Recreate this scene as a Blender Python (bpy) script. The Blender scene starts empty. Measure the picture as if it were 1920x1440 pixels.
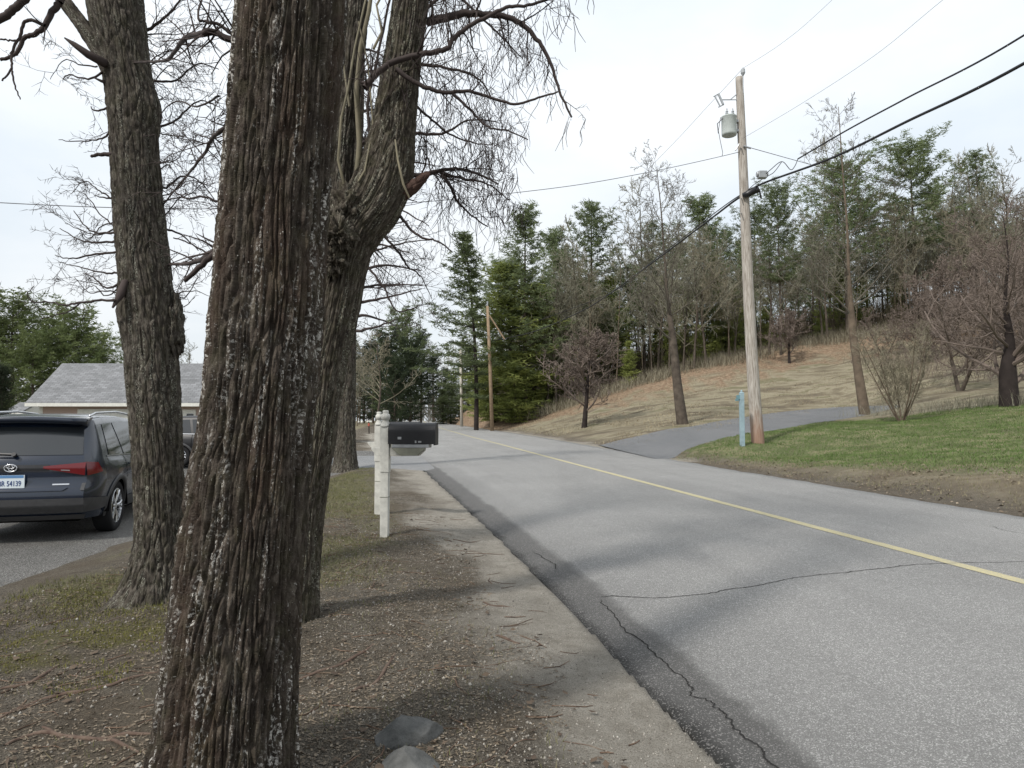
import bpy, math, random
import numpy as np
from mathutils import Vector, noise
SC = bpy.context.scene
# ------------------------------------------------------------------ camera
TH = math.radians(3.01); F = 1331.0; CH = 1.6
cam_d = bpy.data.cameras.new("camera"); cam = bpy.data.objects.new("camera", cam_d)
SC.collection.objects.link(cam)
cam.location = (0, 0, CH); cam.rotation_euler = (math.radians(90) + TH, 0, 0)
cam_d.sensor_width = 36; cam_d.lens = 36 * F / 1920; cam_d.clip_end = 3000; cam_d.clip_start = .05
SC.camera = cam
# ------------------------------------------------------------------ sky and sun
SUN_EL = math.radians(46); SAZ = (.64, .77)          # horizontal direction the light travels
w = bpy.data.worlds.new("World"); SC.world = w; w.use_nodes = True
nt = w.node_tree; N = nt.nodes; Lk = nt.links
bg = N["Background"]; bg.inputs[1].default_value = .1
sky = N.new("ShaderNodeTexSky"); sky.sky_type = 'NISHITA'; sky.sun_disc = False
sky.sun_elevation = SUN_EL; sky.sun_rotation = math.atan2(-SAZ[0], -SAZ[1]); sky.air_density = 1.2; sky.dust_density = 2
tc = N.new("ShaderNodeTexCoord"); mp = N.new("ShaderNodeMapping"); mp.inputs['Scale'].default_value = (1, 1, 2.6)
mp.inputs['Location'].default_value = (.3, .1, .2)
n1 = N.new("ShaderNodeTexNoise"); n1.inputs['Scale'].default_value = 2.1; n1.inputs['Detail'].default_value = 7; n1.inputs['Roughness'].default_value = .52
cr = N.new("ShaderNodeValToRGB"); cr.color_ramp.elements[0].position = .36; cr.color_ramp.elements[1].position = .60
cr.color_ramp.elements[0].color = (7.2, 7.85, 8.45, 1); cr.color_ramp.elements[1].color = (8.7, 9.0, 9.25, 1)
sx = N.new("ShaderNodeSeparateXYZ"); rz = N.new("ShaderNodeMapRange")
rz.inputs[1].default_value = -.02; rz.inputs[2].default_value = .42; rz.inputs[3].default_value = .80; rz.inputs[4].default_value = 1.0
vm = N.new("ShaderNodeVectorMath"); vm.operation = 'SCALE'
mx = N.new("ShaderNodeMixRGB"); mx.inputs[0].default_value = .9
Lk.new(tc.outputs['Generated'], mp.inputs[0]); Lk.new(mp.outputs[0], n1.inputs[0]); Lk.new(n1.outputs[0], cr.inputs[0])
Lk.new(tc.outputs['Generated'], sx.inputs[0]); Lk.new(sx.outputs[2], rz.inputs[0])
Lk.new(cr.outputs[0], vm.inputs[0]); Lk.new(rz.outputs[0], vm.inputs['Scale'])
Lk.new(sky.outputs[0], mx.inputs[1]); Lk.new(vm.outputs[0], mx.inputs[2]); Lk.new(mx.outputs[0], bg.inputs[0])
sd = bpy.data.lights.new("sun", 'SUN'); sd.energy = 2.6; sd.angle = math.radians(5.0); sd.color = (1, .955, .89)
so = bpy.data.objects.new("sun", sd); SC.collection.objects.link(so); so.location = (-20, -20, 40)
so.rotation_euler = Vector((SAZ[0] * math.cos(SUN_EL), SAZ[1] * math.cos(SUN_EL), -math.sin(SUN_EL))).to_track_quat('-Z', 'Y').to_euler()
SC.view_settings.view_transform = 'Standard'; SC.view_settings.look = 'None'
SC.view_settings.exposure = 0.38; SC.view_settings.gamma = 1; SC.view_settings.use_curve_mapping = False
SC.cycles.max_bounces = 5; SC.cycles.diffuse_bounces = 3; SC.cycles.transparent_max_bounces = 6

# ------------------------------------------------------------------ helpers
ct, st_ = math.cos(TH), math.sin(TH)
def P(px, py, Y):
    """world point seen at photo pixel px,py at distance Y along the view"""
    u = (px - 960) / F; v = (720 - py) / F
    wy = ct - v * st_; wz = st_ + v * ct; k = Y / wy
    return Vector((u * k, Y, CH + wz * k))
def tag(o, label=None, cat=None, group=None, kind=None):
    if label: o["label"] = label
    if cat: o["category"] = cat
    if group: o["group"] = group
    if kind: o["kind"] = kind
    return o
def empty(name, loc, label, cat, group=None, rz=0):
    o = bpy.data.objects.new(name, None); SC.collection.objects.link(o)
    o.location = loc; o.rotation_euler.z = rz; o.empty_display_size = .1
    return tag(o, label, cat, group)
def npmesh(name, V, Fc, mat, parent=None, attrs=None, smooth=False, mats=None, midx=None):
    V = np.asarray(V, dtype=np.float32).reshape(-1, 3); Fc = np.asarray(Fc, dtype=np.int32)
    me = bpy.data.meshes.new(name); k = Fc.shape[1]
    me.vertices.add(len(V)); me.vertices.foreach_set("co", V.ravel())
    me.loops.add(Fc.size); me.loops.foreach_set("vertex_index", Fc.ravel())
    me.polygons.add(len(Fc)); me.polygons.foreach_set("loop_start", np.arange(0, Fc.size, k, dtype=np.int32))
    if smooth: me.polygons.foreach_set("use_smooth", np.ones(len(Fc), dtype=bool))
    if attrs:
        for n, a in attrs.items():
            a = np.asarray(a, dtype=np.float32)
            if a.ndim == 1:
                me.attributes.new(n, 'FLOAT', 'POINT').data.foreach_set("value", a)
            else:
                me.attributes.new(n, 'FLOAT_VECTOR', 'POINT').data.foreach_set("vector", a.ravel())
    for m in (mats or [mat]): me.materials.append(m)
    if midx is not None: me.polygons.foreach_set("material_index", np.asarray(midx, dtype=np.int32))
    me.update(calc_edges=True); me.validate()
    o = bpy.data.objects.new(name, me); SC.collection.objects.link(o)
    if parent: o.parent = parent
    return o
class MB:
    def __init__(s): s.v = []; s.f = []; s.a = []
    def tube(s, pts, rad, n=6, cap=False, sq=1.0):
        pts = [Vector(p) for p in pts]; b0 = len(s.v); m = len(pts); L = 0
        t = (pts[1] - pts[0]).normalized(); ref = Vector((0, 0, 1)) if abs(t.z) < .9 else Vector((1, 0, 0))
        u = t.cross(ref).normalized()
        for i, p in enumerate(pts):
            if i: L += (p - pts[i - 1]).length
            tt = (pts[min(i + 1, m - 1)] - pts[max(i - 1, 0)])
            if tt.length < 1e-7: tt = t
            t = tt.normalized(); u = (u - t * u.dot(t)).normalized(); w_ = t.cross(u)
            r = rad[i] if hasattr(rad, '__len__') else rad
            for k in range(n):
                a = 2 * math.pi * k / n
                s.v.append(p + (u * math.cos(a) + w_ * math.sin(a) * sq) * r); s.a.append((math.cos(a) * .2, math.sin(a) * .2, L))
        for i in range(m - 1):
            for k in range(n):
                k2 = (k + 1) % n
                s.f.append((b0 + i * n + k, b0 + i * n + k2, b0 + (i + 1) * n + k2, b0 + (i + 1) * n + k))
        if cap:
            s.f.append(tuple(b0 + k for k in range(n))[::-1]); s.f.append(tuple(b0 + (m - 1) * n + k for k in range(n)))
        return s
    def box(s, c, d, R=None, taper=None):
        b = len(s.v); hx, hy, hz = d[0] / 2, d[1] / 2, d[2] / 2
        for z in (-1, 1):
            for x, y in ((-1, -1), (1, -1), (1, 1), (-1, 1)):
                k = taper if (taper and z > 0) else 1
                v = Vector((x * hx * k, y * hy * k, z * hz))
                if R: v = R @ v
                s.v.append(v + Vector(c)); s.a.append((0, 0, 0))
        for q in ((0, 3, 2, 1), (4, 5, 6, 7), (0, 1, 5, 4), (1, 2, 6, 5), (2, 3, 7, 6), (3, 0, 4, 7)):
            s.f.append(tuple(b + i for i in q))
        return s
    def poly(s, pts):
        b = len(s.v)
        for p in pts: s.v.append(Vector(p)); s.a.append((0, 0, 0))
        s.f.append(tuple(range(b, b + len(pts)))); return s
    def prism(s, prof, y0, y1, axis='y'):
        """profile list of (x,z) extruded along y"""
        b = len(s.v); n = len(prof)
        for y in (y0, y1):
            for x, z in prof:
                s.v.append(Vector((x, y, z) if axis == 'y' else (y, x, z))); s.a.append((0, 0, 0))
        for i in range(n):
            j = (i + 1) % n; s.f.append((b + i, b + j, b + n + j, b + n + i))
        s.f.append(tuple(range(b, b + n))[::-1]); s.f.append(tuple(range(b + n, b + 2 * n))); return s
    def lathe(s, prof, c, n=16):
        b = len(s.v)
        for r, z in prof:
            for k in range(n):
                a = 2 * math.pi * k / n; s.v.append(Vector((c[0] + r * math.cos(a), c[1] + r * math.sin(a), c[2] + z))); s.a.append((0, 0, 0))
        for i in range(len(prof) - 1):
            for k in range(n):
                k2 = (k + 1) % n; s.f.append((b + i * n + k, b + i * n + k2, b + (i + 1) * n + k2, b + (i + 1) * n + k))
        s.f.append(tuple(b + k for k in range(n))[::-1]); s.f.append(tuple(b + (len(prof) - 1) * n + k for k in range(n))); return s
    def build(s, name, mat, parent=None, smooth=False, bevel=0, inv=None, local=False):
        me = bpy.data.meshes.new(name)
        V = s.v
        if parent is not None and not local:
            M = parent.matrix_basis.inverted(); V = [M @ v for v in V]
        me.from_pydata([tuple(v) for v in V], [], s.f)
        if smooth: me.polygons.foreach_set("use_smooth", [True] * len(me.polygons))
        me.attributes.new("bark", 'FLOAT_VECTOR', 'POINT').data.foreach_set("vector", np.array(s.a, dtype=np.float32).ravel())
        me.materials.append(mat); me.update()
        o = bpy.data.objects.new(name, me); SC.collection.objects.link(o)
        if parent is not None: o.parent = parent
        if bevel:
            bm = o.modifiers.new("bevel", 'BEVEL'); bm.width = bevel; bm.segments = 2; bm.limit_method = 'ANGLE'
        return o
def lerp(a, b, t): return a + (b - a) * t
def cat_rom(pts, n):
    """smooth polyline through points (each a tuple of floats)"""
    A = np.array(pts, dtype=float); out = []
    m = len(A)
    for i in range(m - 1):
        p0 = A[max(i - 1, 0)]; p1 = A[i]; p2 = A[i + 1]; p3 = A[min(i + 2, m - 1)]
        for k in range(n):
            t = k / n
            out.append(.5 * ((2 * p1) + (-p0 + p2) * t + (2 * p0 - 5 * p1 + 4 * p2 - p3) * t * t + (-p0 + 3 * p1 - 3 * p2 + p3) * t ** 3))
    out.append(A[-1]); return np.array(out)
def fbm(x, y, s, seed=0, oct=3):
    return noise.fractal(Vector((x * s + seed, y * s - seed, seed * .37)), .5, 2.0, oct)

# ------------------------------------------------------------------ materials
class Mat:
    def __init__(s, name, rough=.8, spec=.3):
        s.m = bpy.data.materials.new(name); s.m.use_nodes = True; s.nt = s.m.node_tree; s.N = s.nt.nodes
        s.b = s.N["Principled BSDF"]; s.b.inputs['Roughness'].default_value = rough; s.b.inputs['Specular IOR Level'].default_value = spec
    def link(s, a, b): s.nt.links.new(a, b)
    def coord(s, kind='Object', attr=None, scale=(1, 1, 1)):
        if attr:
            n = s.N.new("ShaderNodeAttribute"); n.attribute_name = attr; o = n.outputs['Vector']
        else:
            n = s.N.new("ShaderNodeTexCoord"); o = n.outputs[kind]
        m = s.N.new("ShaderNodeMapping"); m.inputs['Scale'].default_value = scale; s.link(o, m.inputs[0]); return m.outputs[0]
    def pos(s, scale=(1, 1, 1)):
        n = s.N.new("ShaderNodeNewGeometry"); m = s.N.new("ShaderNodeMapping"); m.inputs['Scale'].default_value = scale
        s.link(n.outputs['Position'], m.inputs[0]); return m.outputs[0]
    def attr(s, name):
        n = s.N.new("ShaderNodeAttribute"); n.attribute_name = name; return n.outputs['Fac']
    def noise(s, vec, scale, detail=4, rough=.55, dist=0):
        n = s.N.new("ShaderNodeTexNoise"); n.inputs['Scale'].default_value = scale; n.inputs['Detail'].default_value = detail
        n.inputs['Roughness'].default_value = rough; n.inputs['Distortion'].default_value = dist
        s.link(vec, n.inputs[0]); return n.outputs[0]
    def voro(s, vec, scale, feature='F1', out='Distance'):
        n = s.N.new("ShaderNodeTexVoronoi"); n.feature = feature; n.inputs['Scale'].default_value = scale; s.link(vec, n.inputs[0]); return n.outputs[out]
    def ramp(s, f, stops):
        n = s.N.new("ShaderNodeValToRGB"); e = n.color_ramp.elements
        while len(e) < len(stops): e.new(.5)
        for i, (p, c) in enumerate(stops):
            e[i].position = p; e[i].color = (c, c, c, 1) if not hasattr(c, '__len__') else (*c, 1)
        s.link(f, n.inputs[0]); return n.outputs[0]
    def mix(s, f, a, b, t='MIX'):
        n = s.N.new("ShaderNodeMixRGB"); n.blend_type = t
        for i, x in ((0, f), (1, a), (2, b)):
            if isinstance(x, (int, float)): n.inputs[i].default_value = x if i == 0 else (x, x, x, 1)
            elif isinstance(x, tuple): n.inputs[i].default_value = (*x, 1)
            else: s.link(x, n.inputs[i])
        return n.outputs[0]
    def math(s, op, a, b=None):
        n = s.N.new("ShaderNodeMath"); n.operation = op
        for i, x in ((0, a), (1, b)):
            if x is None: continue
            if isinstance(x, (int, float)): n.inputs[i].default_value = x
            else: s.link(x, n.inputs[i])
        return n.outputs[0]
    def rnd(s):
        return s.N.new("ShaderNodeObjectInfo").outputs['Random']
    def col(s, c):
        if isinstance(c, tuple): s.b.inputs['Base Color'].default_value = (*c, 1)
        else: s.link(c, s.b.inputs['Base Color'])
        return s
    def bump(s, h, strength=.5, dist=.01):
        n = s.N.new("ShaderNodeBump"); n.inputs['Strength'].default_value = strength; n.inputs['Distance'].default_value = dist
        s.link(h, n.inputs['Height']); s.link(n.outputs[0], s.b.inputs['Normal']); return s
def simple(name, c, rough=.7, spec=.3, metal=0, var=.12, scale=6, bump=0):
    m = Mat(name, rough, spec); v = m.coord(); n = m.noise(v, scale)
    f = m.ramp(n, [(.3, 1 - var), (.7, 1 + var)]); m.col(m.mix(1, tuple(c), f, 'MULTIPLY')); m.b.inputs['Metallic'].default_value = metal
    if bump: m.bump(m.noise(v, scale * 8), bump, .01)
    return m.m

def bark_mat(name, c1, c2, c3, lichen, lic_amt, moss=0, fine=1.0, red=None):
    m = Mat(name, .9, .15)
    v = m.coord(attr="bark", scale=(1, 1, .16)); v2 = m.coord(attr="bark")
    a = m.noise(m.coord(attr="bark", scale=(1, 1, .32)), 34 * fine, 6, .68, .3); base = m.ramp(a, [(.32, c1), (.5, c2), (.68, c3)])
    if red:
        r = m.ramp(m.noise(m.coord(attr="bark", scale=(1, 1, .3)), 5 * fine, 3), [(.5, 0.0), (.62, 1.0)])
        base = m.mix(m.math('MULTIPLY', r, .55), base, red)
    sp = m.noise(m.coord(attr="bark", scale=(1, 1, .5)), 120 * fine, 5, .75); big = m.noise(m.coord(attr="bark", scale=(4.5, 4.5, .30)), 4.2 * fine, 4, .6)
    l = m.math('MULTIPLY', m.ramp(sp, [(.525, 0.0), (.585, .95)]), m.ramp(big, [(.56 - lic_amt, 0.0), (.65 - lic_amt * .5, 1.0)]))
    l = m.math('MAXIMUM', l, m.math('MULTIPLY', m.ramp(sp, [(.63, 0.0), (.68, 1.0)]), .8))
    base = m.mix(l, base, lichen)
    if moss:
        g = m.math('MULTIPLY', m.ramp(m.noise(v2, 14, 4), [(.45, 0.0), (.65, 1.0)]), moss)
        base = m.mix(g, base, (.075, .085, .03))
    m.col(base)
    h = m.math('ADD', m.noise(v, 60 * fine, 5, .65), m.math('MULTIPLY', m.noise(v2, 150 * fine, 3), .5)); m.bump(h, .9, .012)
    return m.m
M = {}
M['barkA'] = bark_mat('bark_dark_shaggy', (.018, .014, .011), (.052, .042, .034), (.120, .102, .084), (.58, .56, .52), .05, .12, 1, (.062, .042, .031))
M['barkB'] = bark_mat('bark_grey_furrowed', (.018, .015, .012), (.062, .052, .041), (.150, .132, .108), (.36, .36, .29), .05, .16, 1.1)
M['barkC'] = bark_mat('bark_grey_ridged', (.015, .013, .011), (.055, .047, .039), (.14, .124, .104), (.30, .30, .25), .06, .12, 1.1)
M['twig'] = simple('twig_dark', (.055, .043, .040), .85, .2, 0, .25, 3)
M['twig_mid'] = simple('twig_mid', (.105, .094, .074), .85, .2, 0, .25, .6)
M['twig_grey'] = simple('twig_grey', (.195, .188, .142), .85, .2, 0, .3, .6)
M['stem_pale'] = simple('young_stem_pale', (.17, .15, .10), .7, .3, 0, .25, 8)
M['twig_red'] = simple('twig_reddish', (.155, .124, .105), .85, .2, 0, .25, .5)
M['twig_tan'] = simple('twig_tan', (.20, .18, .13), .85, .2, 0, .25, .5)
M['trunk_far'] = simple('trunk_woodland', (.085, .070, .056), .9, .15, 0, .4, 3, .5)
M['trunk_black'] = simple('trunk_blackish', (.030, .024, .022), .9, .15, 0, .3, 3, .5)
M['trunk_brown'] = simple('trunk_brown', (.125, .098, .073), .9, .15, 0, .3, 3, .5)
def leafmat(name, c, c2, var=.25):
    m = Mat(name, .7, .25); n = m.noise(m.pos(), .55, 3); r = m.rnd()
    base = m.mix(m.ramp(n, [(.35, 0.0), (.65, 1.0)]), c, c2)
    k = m.ramp(r, [(0, 1 - var), (1, 1 + var)]); m.col(m.mix(1, base, k, 'MULTIPLY'))
    tr = m.N.new('ShaderNodeBsdfTranslucent'); ms = m.N.new('ShaderNodeMixShader'); ms.inputs[0].default_value = .42
    cs = m.b.inputs['Base Color'].links[0].from_socket; m.link(cs, tr.inputs[0]); m.link(m.b.outputs[0], ms.inputs[1]); m.link(tr.outputs[0], ms.inputs[2])
    m.link(ms.outputs[0], m.N['Material Output'].inputs[0])
    return m.m
M['pine'] = leafmat('needles_pine', (.115, .148, .068), (.185, .225, .11))
M['pine_bright'] = leafmat('needles_bright', (.19, .23, .07), (.30, .335, .10))
M['pine_dark'] = leafmat('needles_dark', (.022, .032, .018), (.05, .068, .034))
M['white'] = simple('painted_white', (.60, .60, .56), .5, .4, 0, .1, 9)
M['black_plastic'] = simple('black_plastic', (.012, .012, .014), .4, .45, 0, .2, 12)
M['rubber'] = simple('rubber', (.016, .016, .017), .85, .2)
M['chrome'] = simple('bright_metal', (.62, .63, .65), .25, .5, .9, .05)
M['steel'] = simple('galvanised_steel', (.33, .34, .35), .45, .5, .6, .15)
# ------------------------------------------------------------------ terrain
YK = [-40, 0, 3.2, 4.4, 6.4, 9.55, 20.7, 36, 50, 70, 118, 164, 230, 400]
LK = [9.4, 1.62, .98, .75, .40, -.22, -2.55, -6.4, -9.6, -13.3, -20.5, -26, -33, -60]
CK = [13.5, 6.0, 5.35, 5.11, 4.72, 4.15, 2.15, -.55, -3.1, -6.5, -14.2, -20.5, -28, -54]
RK = [17.5, 9.9, 9.3, 9.09, 8.75, 8.2, 6.25, 3.95, 1.9, -1.7, -10.5, -17.5, -25, -50]
def Lf(y): return np.interp(y, YK, LK)
def Cf(y): return np.interp(y, YK, CK)
def Rf(y): return np.interp(y, YK, RK)
def base_z(y): return np.interp(y, [-60, 0, 165, 200, 300, 900], [-.6, 0, 1.68, 1.3, -1, -2])
ctl = [(1920, 760, 30), (1750, 779, 32), (1830, 768, 31), (1690, 789, 31), (1260, 852, 26.5), (1400, 814, 30), (1530, 793, 34), (1622, 777, 38.5),
       (1250, 806, 39), (1290, 800, 41), (1450, 775, 45), (1600, 759, 51), (1420, 831, 26), (1390, 836, 25.3), (1277, 796, 42.5),
       (1095, 801, 51), (1480, 681, 71), (1200, 726, 69), (1350, 683, 73), (1500, 655, 77), (1620, 630, 78), (1700, 622, 76), (1850, 655, 62), (1920, 650, 62),
       (1300, 762, 54), (1500, 733, 57), (1700, 735, 50), (1850, 738, 41), (1920, 735, 41), (1000, 789, 72), (920, 782, 80), (866, 773, 108),
       (1100, 720, 108), (1300, 672, 112), (1600, 622, 118), (1900, 600, 112), (1050, 755, 85), (1920, 900, 13.6), (1700, 860, 18.5), (1920, 840, 19), (1500, 850, 24)]
cp = []
for px, py, Y in ctl:
    p = P(px, py, Y); cp.append((p.x, p.y, p.z - float(base_z(Y))))
for y in (-30, -10, 0, 5, 10, 15, 20, 26, 33, 40, 50, 60, 75, 90, 110, 140, 170, 220, 300):
    cp.append((float(Rf(y)) + .3, y, 0))
for s, dz in ((4, .5), (10, 1.2), (22, 2.6)):
    for y in (-25, -8, 4): cp.append((float(Rf(y)) + s, y, dz))
for y in (150, 200, 300):
    for s, dz in ((20, 4), (60, 9), (140, 14)): cp.append((float(Rf(y)) + s, y, dz))
cp += [(60, 60, 11.5), (80, 100, 16), (60, 30, 6), (100, 20, 10), (150, 80, 22), (40, 36, 3.4), (44, 50, 7)]
cp = np.array(cp)
def _phi(A, B): return np.sqrt(((A[:, None, :2] - B[None, :, :2]) ** 2).sum(-1) + .5)
_n = len(cp); _A = np.zeros((_n + 3, _n + 3)); _A[:_n, :_n] = _phi(cp, cp) - .02 * np.eye(_n); _Pm = np.c_[np.ones(_n), cp[:, :2]]
_A[:_n, _n:] = _Pm; _A[_n:, :_n] = _Pm.T
_w = np.linalg.solve(_A, np.r_[cp[:, 2], 0, 0, 0])
def in_poly(x, y, poly):
    c = np.zeros(x.shape, bool); n = len(poly)
    for i in range(n):
        x1, y1 = poly[i]; x2, y2 = poly[(i + 1) % n]
        hit = ((y1 > y) != (y2 > y)) & (x < (x2 - x1) * (y - y1) / (y2 - y1 + 1e-12) + x1); c ^= hit
    return c
def hz(x, y):
    """smooth height, no small bumps"""
    x = np.atleast_1d(np.asarray(x, float)); y = np.atleast_1d(np.asarray(y, float)); out = np.zeros(len(x))
    for i in range(0, len(x), 20000):
        q = np.c_[x[i:i + 20000], y[i:i + 20000]]
        d = _phi(q, cp) @ _w[:_n] + _w[_n] + q @ _w[_n + 1:]
        s = q[:, 0] - Rf(q[:, 1]); k = np.clip(s / 1.6, 0, 1); k = k * k * (3 - 2 * k)
        out[i:i + 20000] = np.clip(d, -.1, 60) * k
    # gentle rise of the grass strip on the near left
    s2 = Lf(y) - x; out += .05 * np.clip(s2 / 1.2, 0, 1)
    out -= .13 * np.clip((-4.1 - x) / 1.2, 0, 1) * np.clip((24 - y) / 3, 0, 1)
    return out + base_z(y)
def H(x, y): return float(hz(x, y)[0])
def G(px, py, lo=1.5, hi=160):
    """ground point seen at pixel"""
    a = P(px, py, 1.0) - Vector((0, 0, CH))
    Ys = np.geomspace(lo, hi, 700); zz = CH + a.z * Ys - hz(a.x * Ys, Ys)
    i = np.argmax(zz < 0)
    if zz[i] >= 0: i = len(Ys) - 1
    Y = Ys[i]; return Vector((a.x * Y, Y, H(a.x * Y, Y)))
# driveway outlines (world metres)
def GW(px, py, Y): p = P(px, py, Y); return (p.x, p.y)
drive_near = [GW(1235, 858, 24.6), GW(1290, 845, 27.3), GW(1400, 815, 30), GW(1530, 793, 34), GW(1622, 779, 38), GW(1690, 774, 41)]
drive_far = [GW(1120, 838, 36.5), GW(1180, 822, 37.5), GW(1250, 807, 39.5), GW(1340, 791, 42.5), GW(1450, 776, 45.5), GW(1560, 767, 48), GW(1640, 762, 50)]
drive_poly = drive_near + drive_far[::-1]
yard_poly = [(-4.15, 5.0), (-4.7, 7.4), (-4.85, 9.6), (-4.6, 13), (-4.6, 20.2), (-5.2, 30), (-24, 34), (-30, 10), (-24, 2), (-4.6, 2.5)]
apron_poly = [(-2.35, 20.0), (-4.7, 20.9), (-12, 21.6), (-12, 26.2), (-6.5, 26.4), (-4.75, 28.6), (-2.9, 24)]
NT = 330; rr = np.r_[.5, np.geomspace(.9, 620, NT)]
ang = np.r_[np.linspace(-48, 48, 330), np.linspace(50, 310, 100)[:-1]]; ang = np.radians(ang)
RR, AA = np.meshgrid(rr, ang, indexing='ij'); gx = (RR * np.sin(AA)).ravel(); gy = (RR * np.cos(AA)).ravel()
gz = hz(gx, gy)
sR = gx - Rf(gy); sL = Lf(gy) - gx; onroad = (sR < 0) & (sL < 0)
far = np.hypot(gx, gy)
bump = np.array([fbm(a, b, 1.3, 3, 4) * .035 + fbm(a, b, .25, 9, 2) * .07 for a, b in zip(gx, gy)])
edge = np.clip(np.minimum(np.abs(sR), np.abs(sL)) / 1.0, .15, 1)
field = np.clip((far - 45) / 30, 0, 1) * (sR > 6)
big = np.array([fbm(a, b, .12, 5, 3) for a, b in zip(gx, gy)])
edge = edge * np.where((gx < -3.7) & (gy < 33), .25, 1)
gz = gz + np.where(onroad, -.12, bump * edge) + field * big * .35
# slight mound under the big trees
for mxp, myp, mr, mh in ((-1.05, 2.8, .9, .06), (-1.5, 5.2, .8, .05), (-3.0, 6.0, .8, .07)):
    gz += mh * np.exp(-((gx - mxp) ** 2 + (gy - myp) ** 2) / mr ** 2)
rutx = (sL > 0) & (sL < 3.2); gz += np.where(rutx, -.018 * np.exp(-((sL - .35) / .35) ** 2), 0)
inD = in_poly(gx, gy, drive_poly) | in_poly(gx, gy, yard_poly) | in_poly(gx, gy, apron_poly)
gz = np.where(inD, np.minimum(gz, hz(gx, gy) - .03) , gz)
Z3 = gz
def SS(x, a, b): t = np.clip((x - a) / (b - a), 0, 1); return t * t * (3 - 2 * t)
nz = np.array([fbm(a, b, .5, 21, 3) for a, b in zip(gx, gy)])
nzf = np.array([fbm(a, b, 2.2, 31, 3) for a, b in zip(gx, gy)])
# masks: sand (pale shoulder), green (grass), moss, litter (orange leaves), field (tan dry grass)
sand = SS(1.15 - sL + nz * .7, 0, .65) * (sL > -.5) * (gy < 60) + .8 * SS(1.0 - sR + nz * .5, 0, .8) * (sR > -.5) * (gy > 24)
lawn_edge = np.interp(gy, [-20, 8, 12, 18, 25, 30], [5.2, 4.2, 3.2, 1.9, .9, .6])
nearD = np.array([1.0]); 
dn = np.array(drive_near); dy_at = np.interp(gx, dn[:, 0], dn[:, 1])      # lawn is nearer than this line
lawn = SS(sR - lawn_edge + nz * .8, -.5, .9) * SS(dy_at - gy - .1 + nz * .4, 0, .9) * (gx < 24.5 + nz * 2) * (gy < 34 + nz)
lgrass = .75 * SS(sL, 1.0, 2.0) * SS(gy, 5.5, 8) * SS(21.5 - gy, 0, .8) * SS(gx + 4.7, 0, .5) * (sL > 0) * SS(nz + nzf * .6, -.45, .25)
lgrass += .5 * SS(sL, 2, 3) * SS(gy, 28, 30) * SS(nz, -.3, .3)
moss = np.zeros(len(gx))
for cx_, cy_, rx_, ry_ in ((-2.9, 5.1, .6, .22), (-3.75, 6.3, .35, .5), (-3.2, 4.65, .5, .18)):
    moss = np.maximum(moss, SS(1.15 - np.hypot((gx - cx_) / rx_, (gy - cy_) / ry_) + nzf * .5, 0, .6))
lit_line = np.interp(gx, [-20, -4, 2, 8, 12.5, 21, 31, 40, 46, 60], [100, 72, 66, 62, 63, 65, 69, 69, 63, 57])
litter = SS(gy - lit_line + nz * 5 + nzf * 2, -2, 3) * (sR > -1) + .55 * SS(sR, .3, 1.4) * SS(3.2 - sR + nz, 0, 1) * SS(gy, 66, 80) + .12*SS(sR,.5,2)*SS(30 - gy, 0, 3) * SS(lawn_edge - sR + .3, -.3, 1)
litter += .9 * np.exp(-(((gx - 17.0) / 1.1) ** 2 + ((gy - 31.0) / .6) ** 2) ** 2) + .8 * np.exp(-(((gx - 19.8) / .45) ** 2 + ((gy - 27.4) / .5) ** 2) ** 2)
fld = SS(sR, .5, 2) * np.where(gy > 27, 1, .85) * (1 - np.clip(lawn, 0, 1))
pale = (sL > 2) & (gy > 26); fld = np.maximum(fld, .8 * pale)
Q = []
na = len(ang)
idx = np.arange(len(rr) * na).reshape(len(rr), na)
a0 = idx[:-1, :]; a1 = idx[1:, :]
Fq = np.stack([a0, np.roll(a0, -1, 1), np.roll(a1, -1, 1), a1], -1).reshape(-1, 4)[:, ::-1]
Vg = np.c_[gx, gy, Z3]
# close the middle
c0 = len(Vg); Vg = np.r_[Vg, [[0, 0, float(hz(0, 0)[0])]]]
ring = idx[0]; cf = np.array([[c0, ring[i], ring[(i + 1) % na], ring[(i + 1) % na]] for i in range(0, na)])
def ext(a): return np.r_[a, a[:1]]
m = Mat('ground_soil_and_grass', .95, .1)
p = m.pos(); fine = m.noise(p, 48, 6, .85); mid = m.noise(p, 7, 5, .6); bigc = m.noise(p, .7, 4, .55); vf = m.noise(p, 130, 4, .85)
soil = m.mix(m.ramp(mid, [(.35, 0.0), (.65, 1.0)]), (.080, .070, .057), (.155, .139, .115))
soil = m.mix(m.math('MULTIPLY', m.ramp(fine, [(.49, 0.0), (.54, 1.0)]), .6), soil, (.27, .235, .185))
soil = m.mix(m.ramp(vf, [(.44, 1.0), (.49, 0.0)]), soil, (.035, .027, .020))
soil = m.mix(m.math('MULTIPLY', m.ramp(bigc, [(.45, 0.0), (.6, 1.0)]), .5), soil, (.10, .08, .058))
sandc = m.mix(m.ramp(mid, [(.3, 0.0), (.7, 1.0)]), (.25, .23, .195), (.385, .36, .315))
sandc = m.mix(m.math('MULTIPLY', m.ramp(vf, [(.43, 1.0), (.49, 0.0)]), .7), sandc, (.11, .095, .075))
c = m.mix(m.attr('sand'), soil, sandc)
fp = m.pos((.5, 1.2, 1)); fn = m.noise(fp, .55, 6, .62, .5)
fieldc = m.ramp(fn, [(.38, (.115, .10, .075)), (.47, (.185, .165, .115)), (.54, (.275, .25, .18)), (.62, (.15, .145, .09))])
fieldc = m.mix(m.math('MULTIPLY', m.ramp(m.noise(p, 9, 5, .7), [(.4, 0.0), (.65, 1.0)]), .5), fieldc, (.155, .115, .08))
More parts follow.
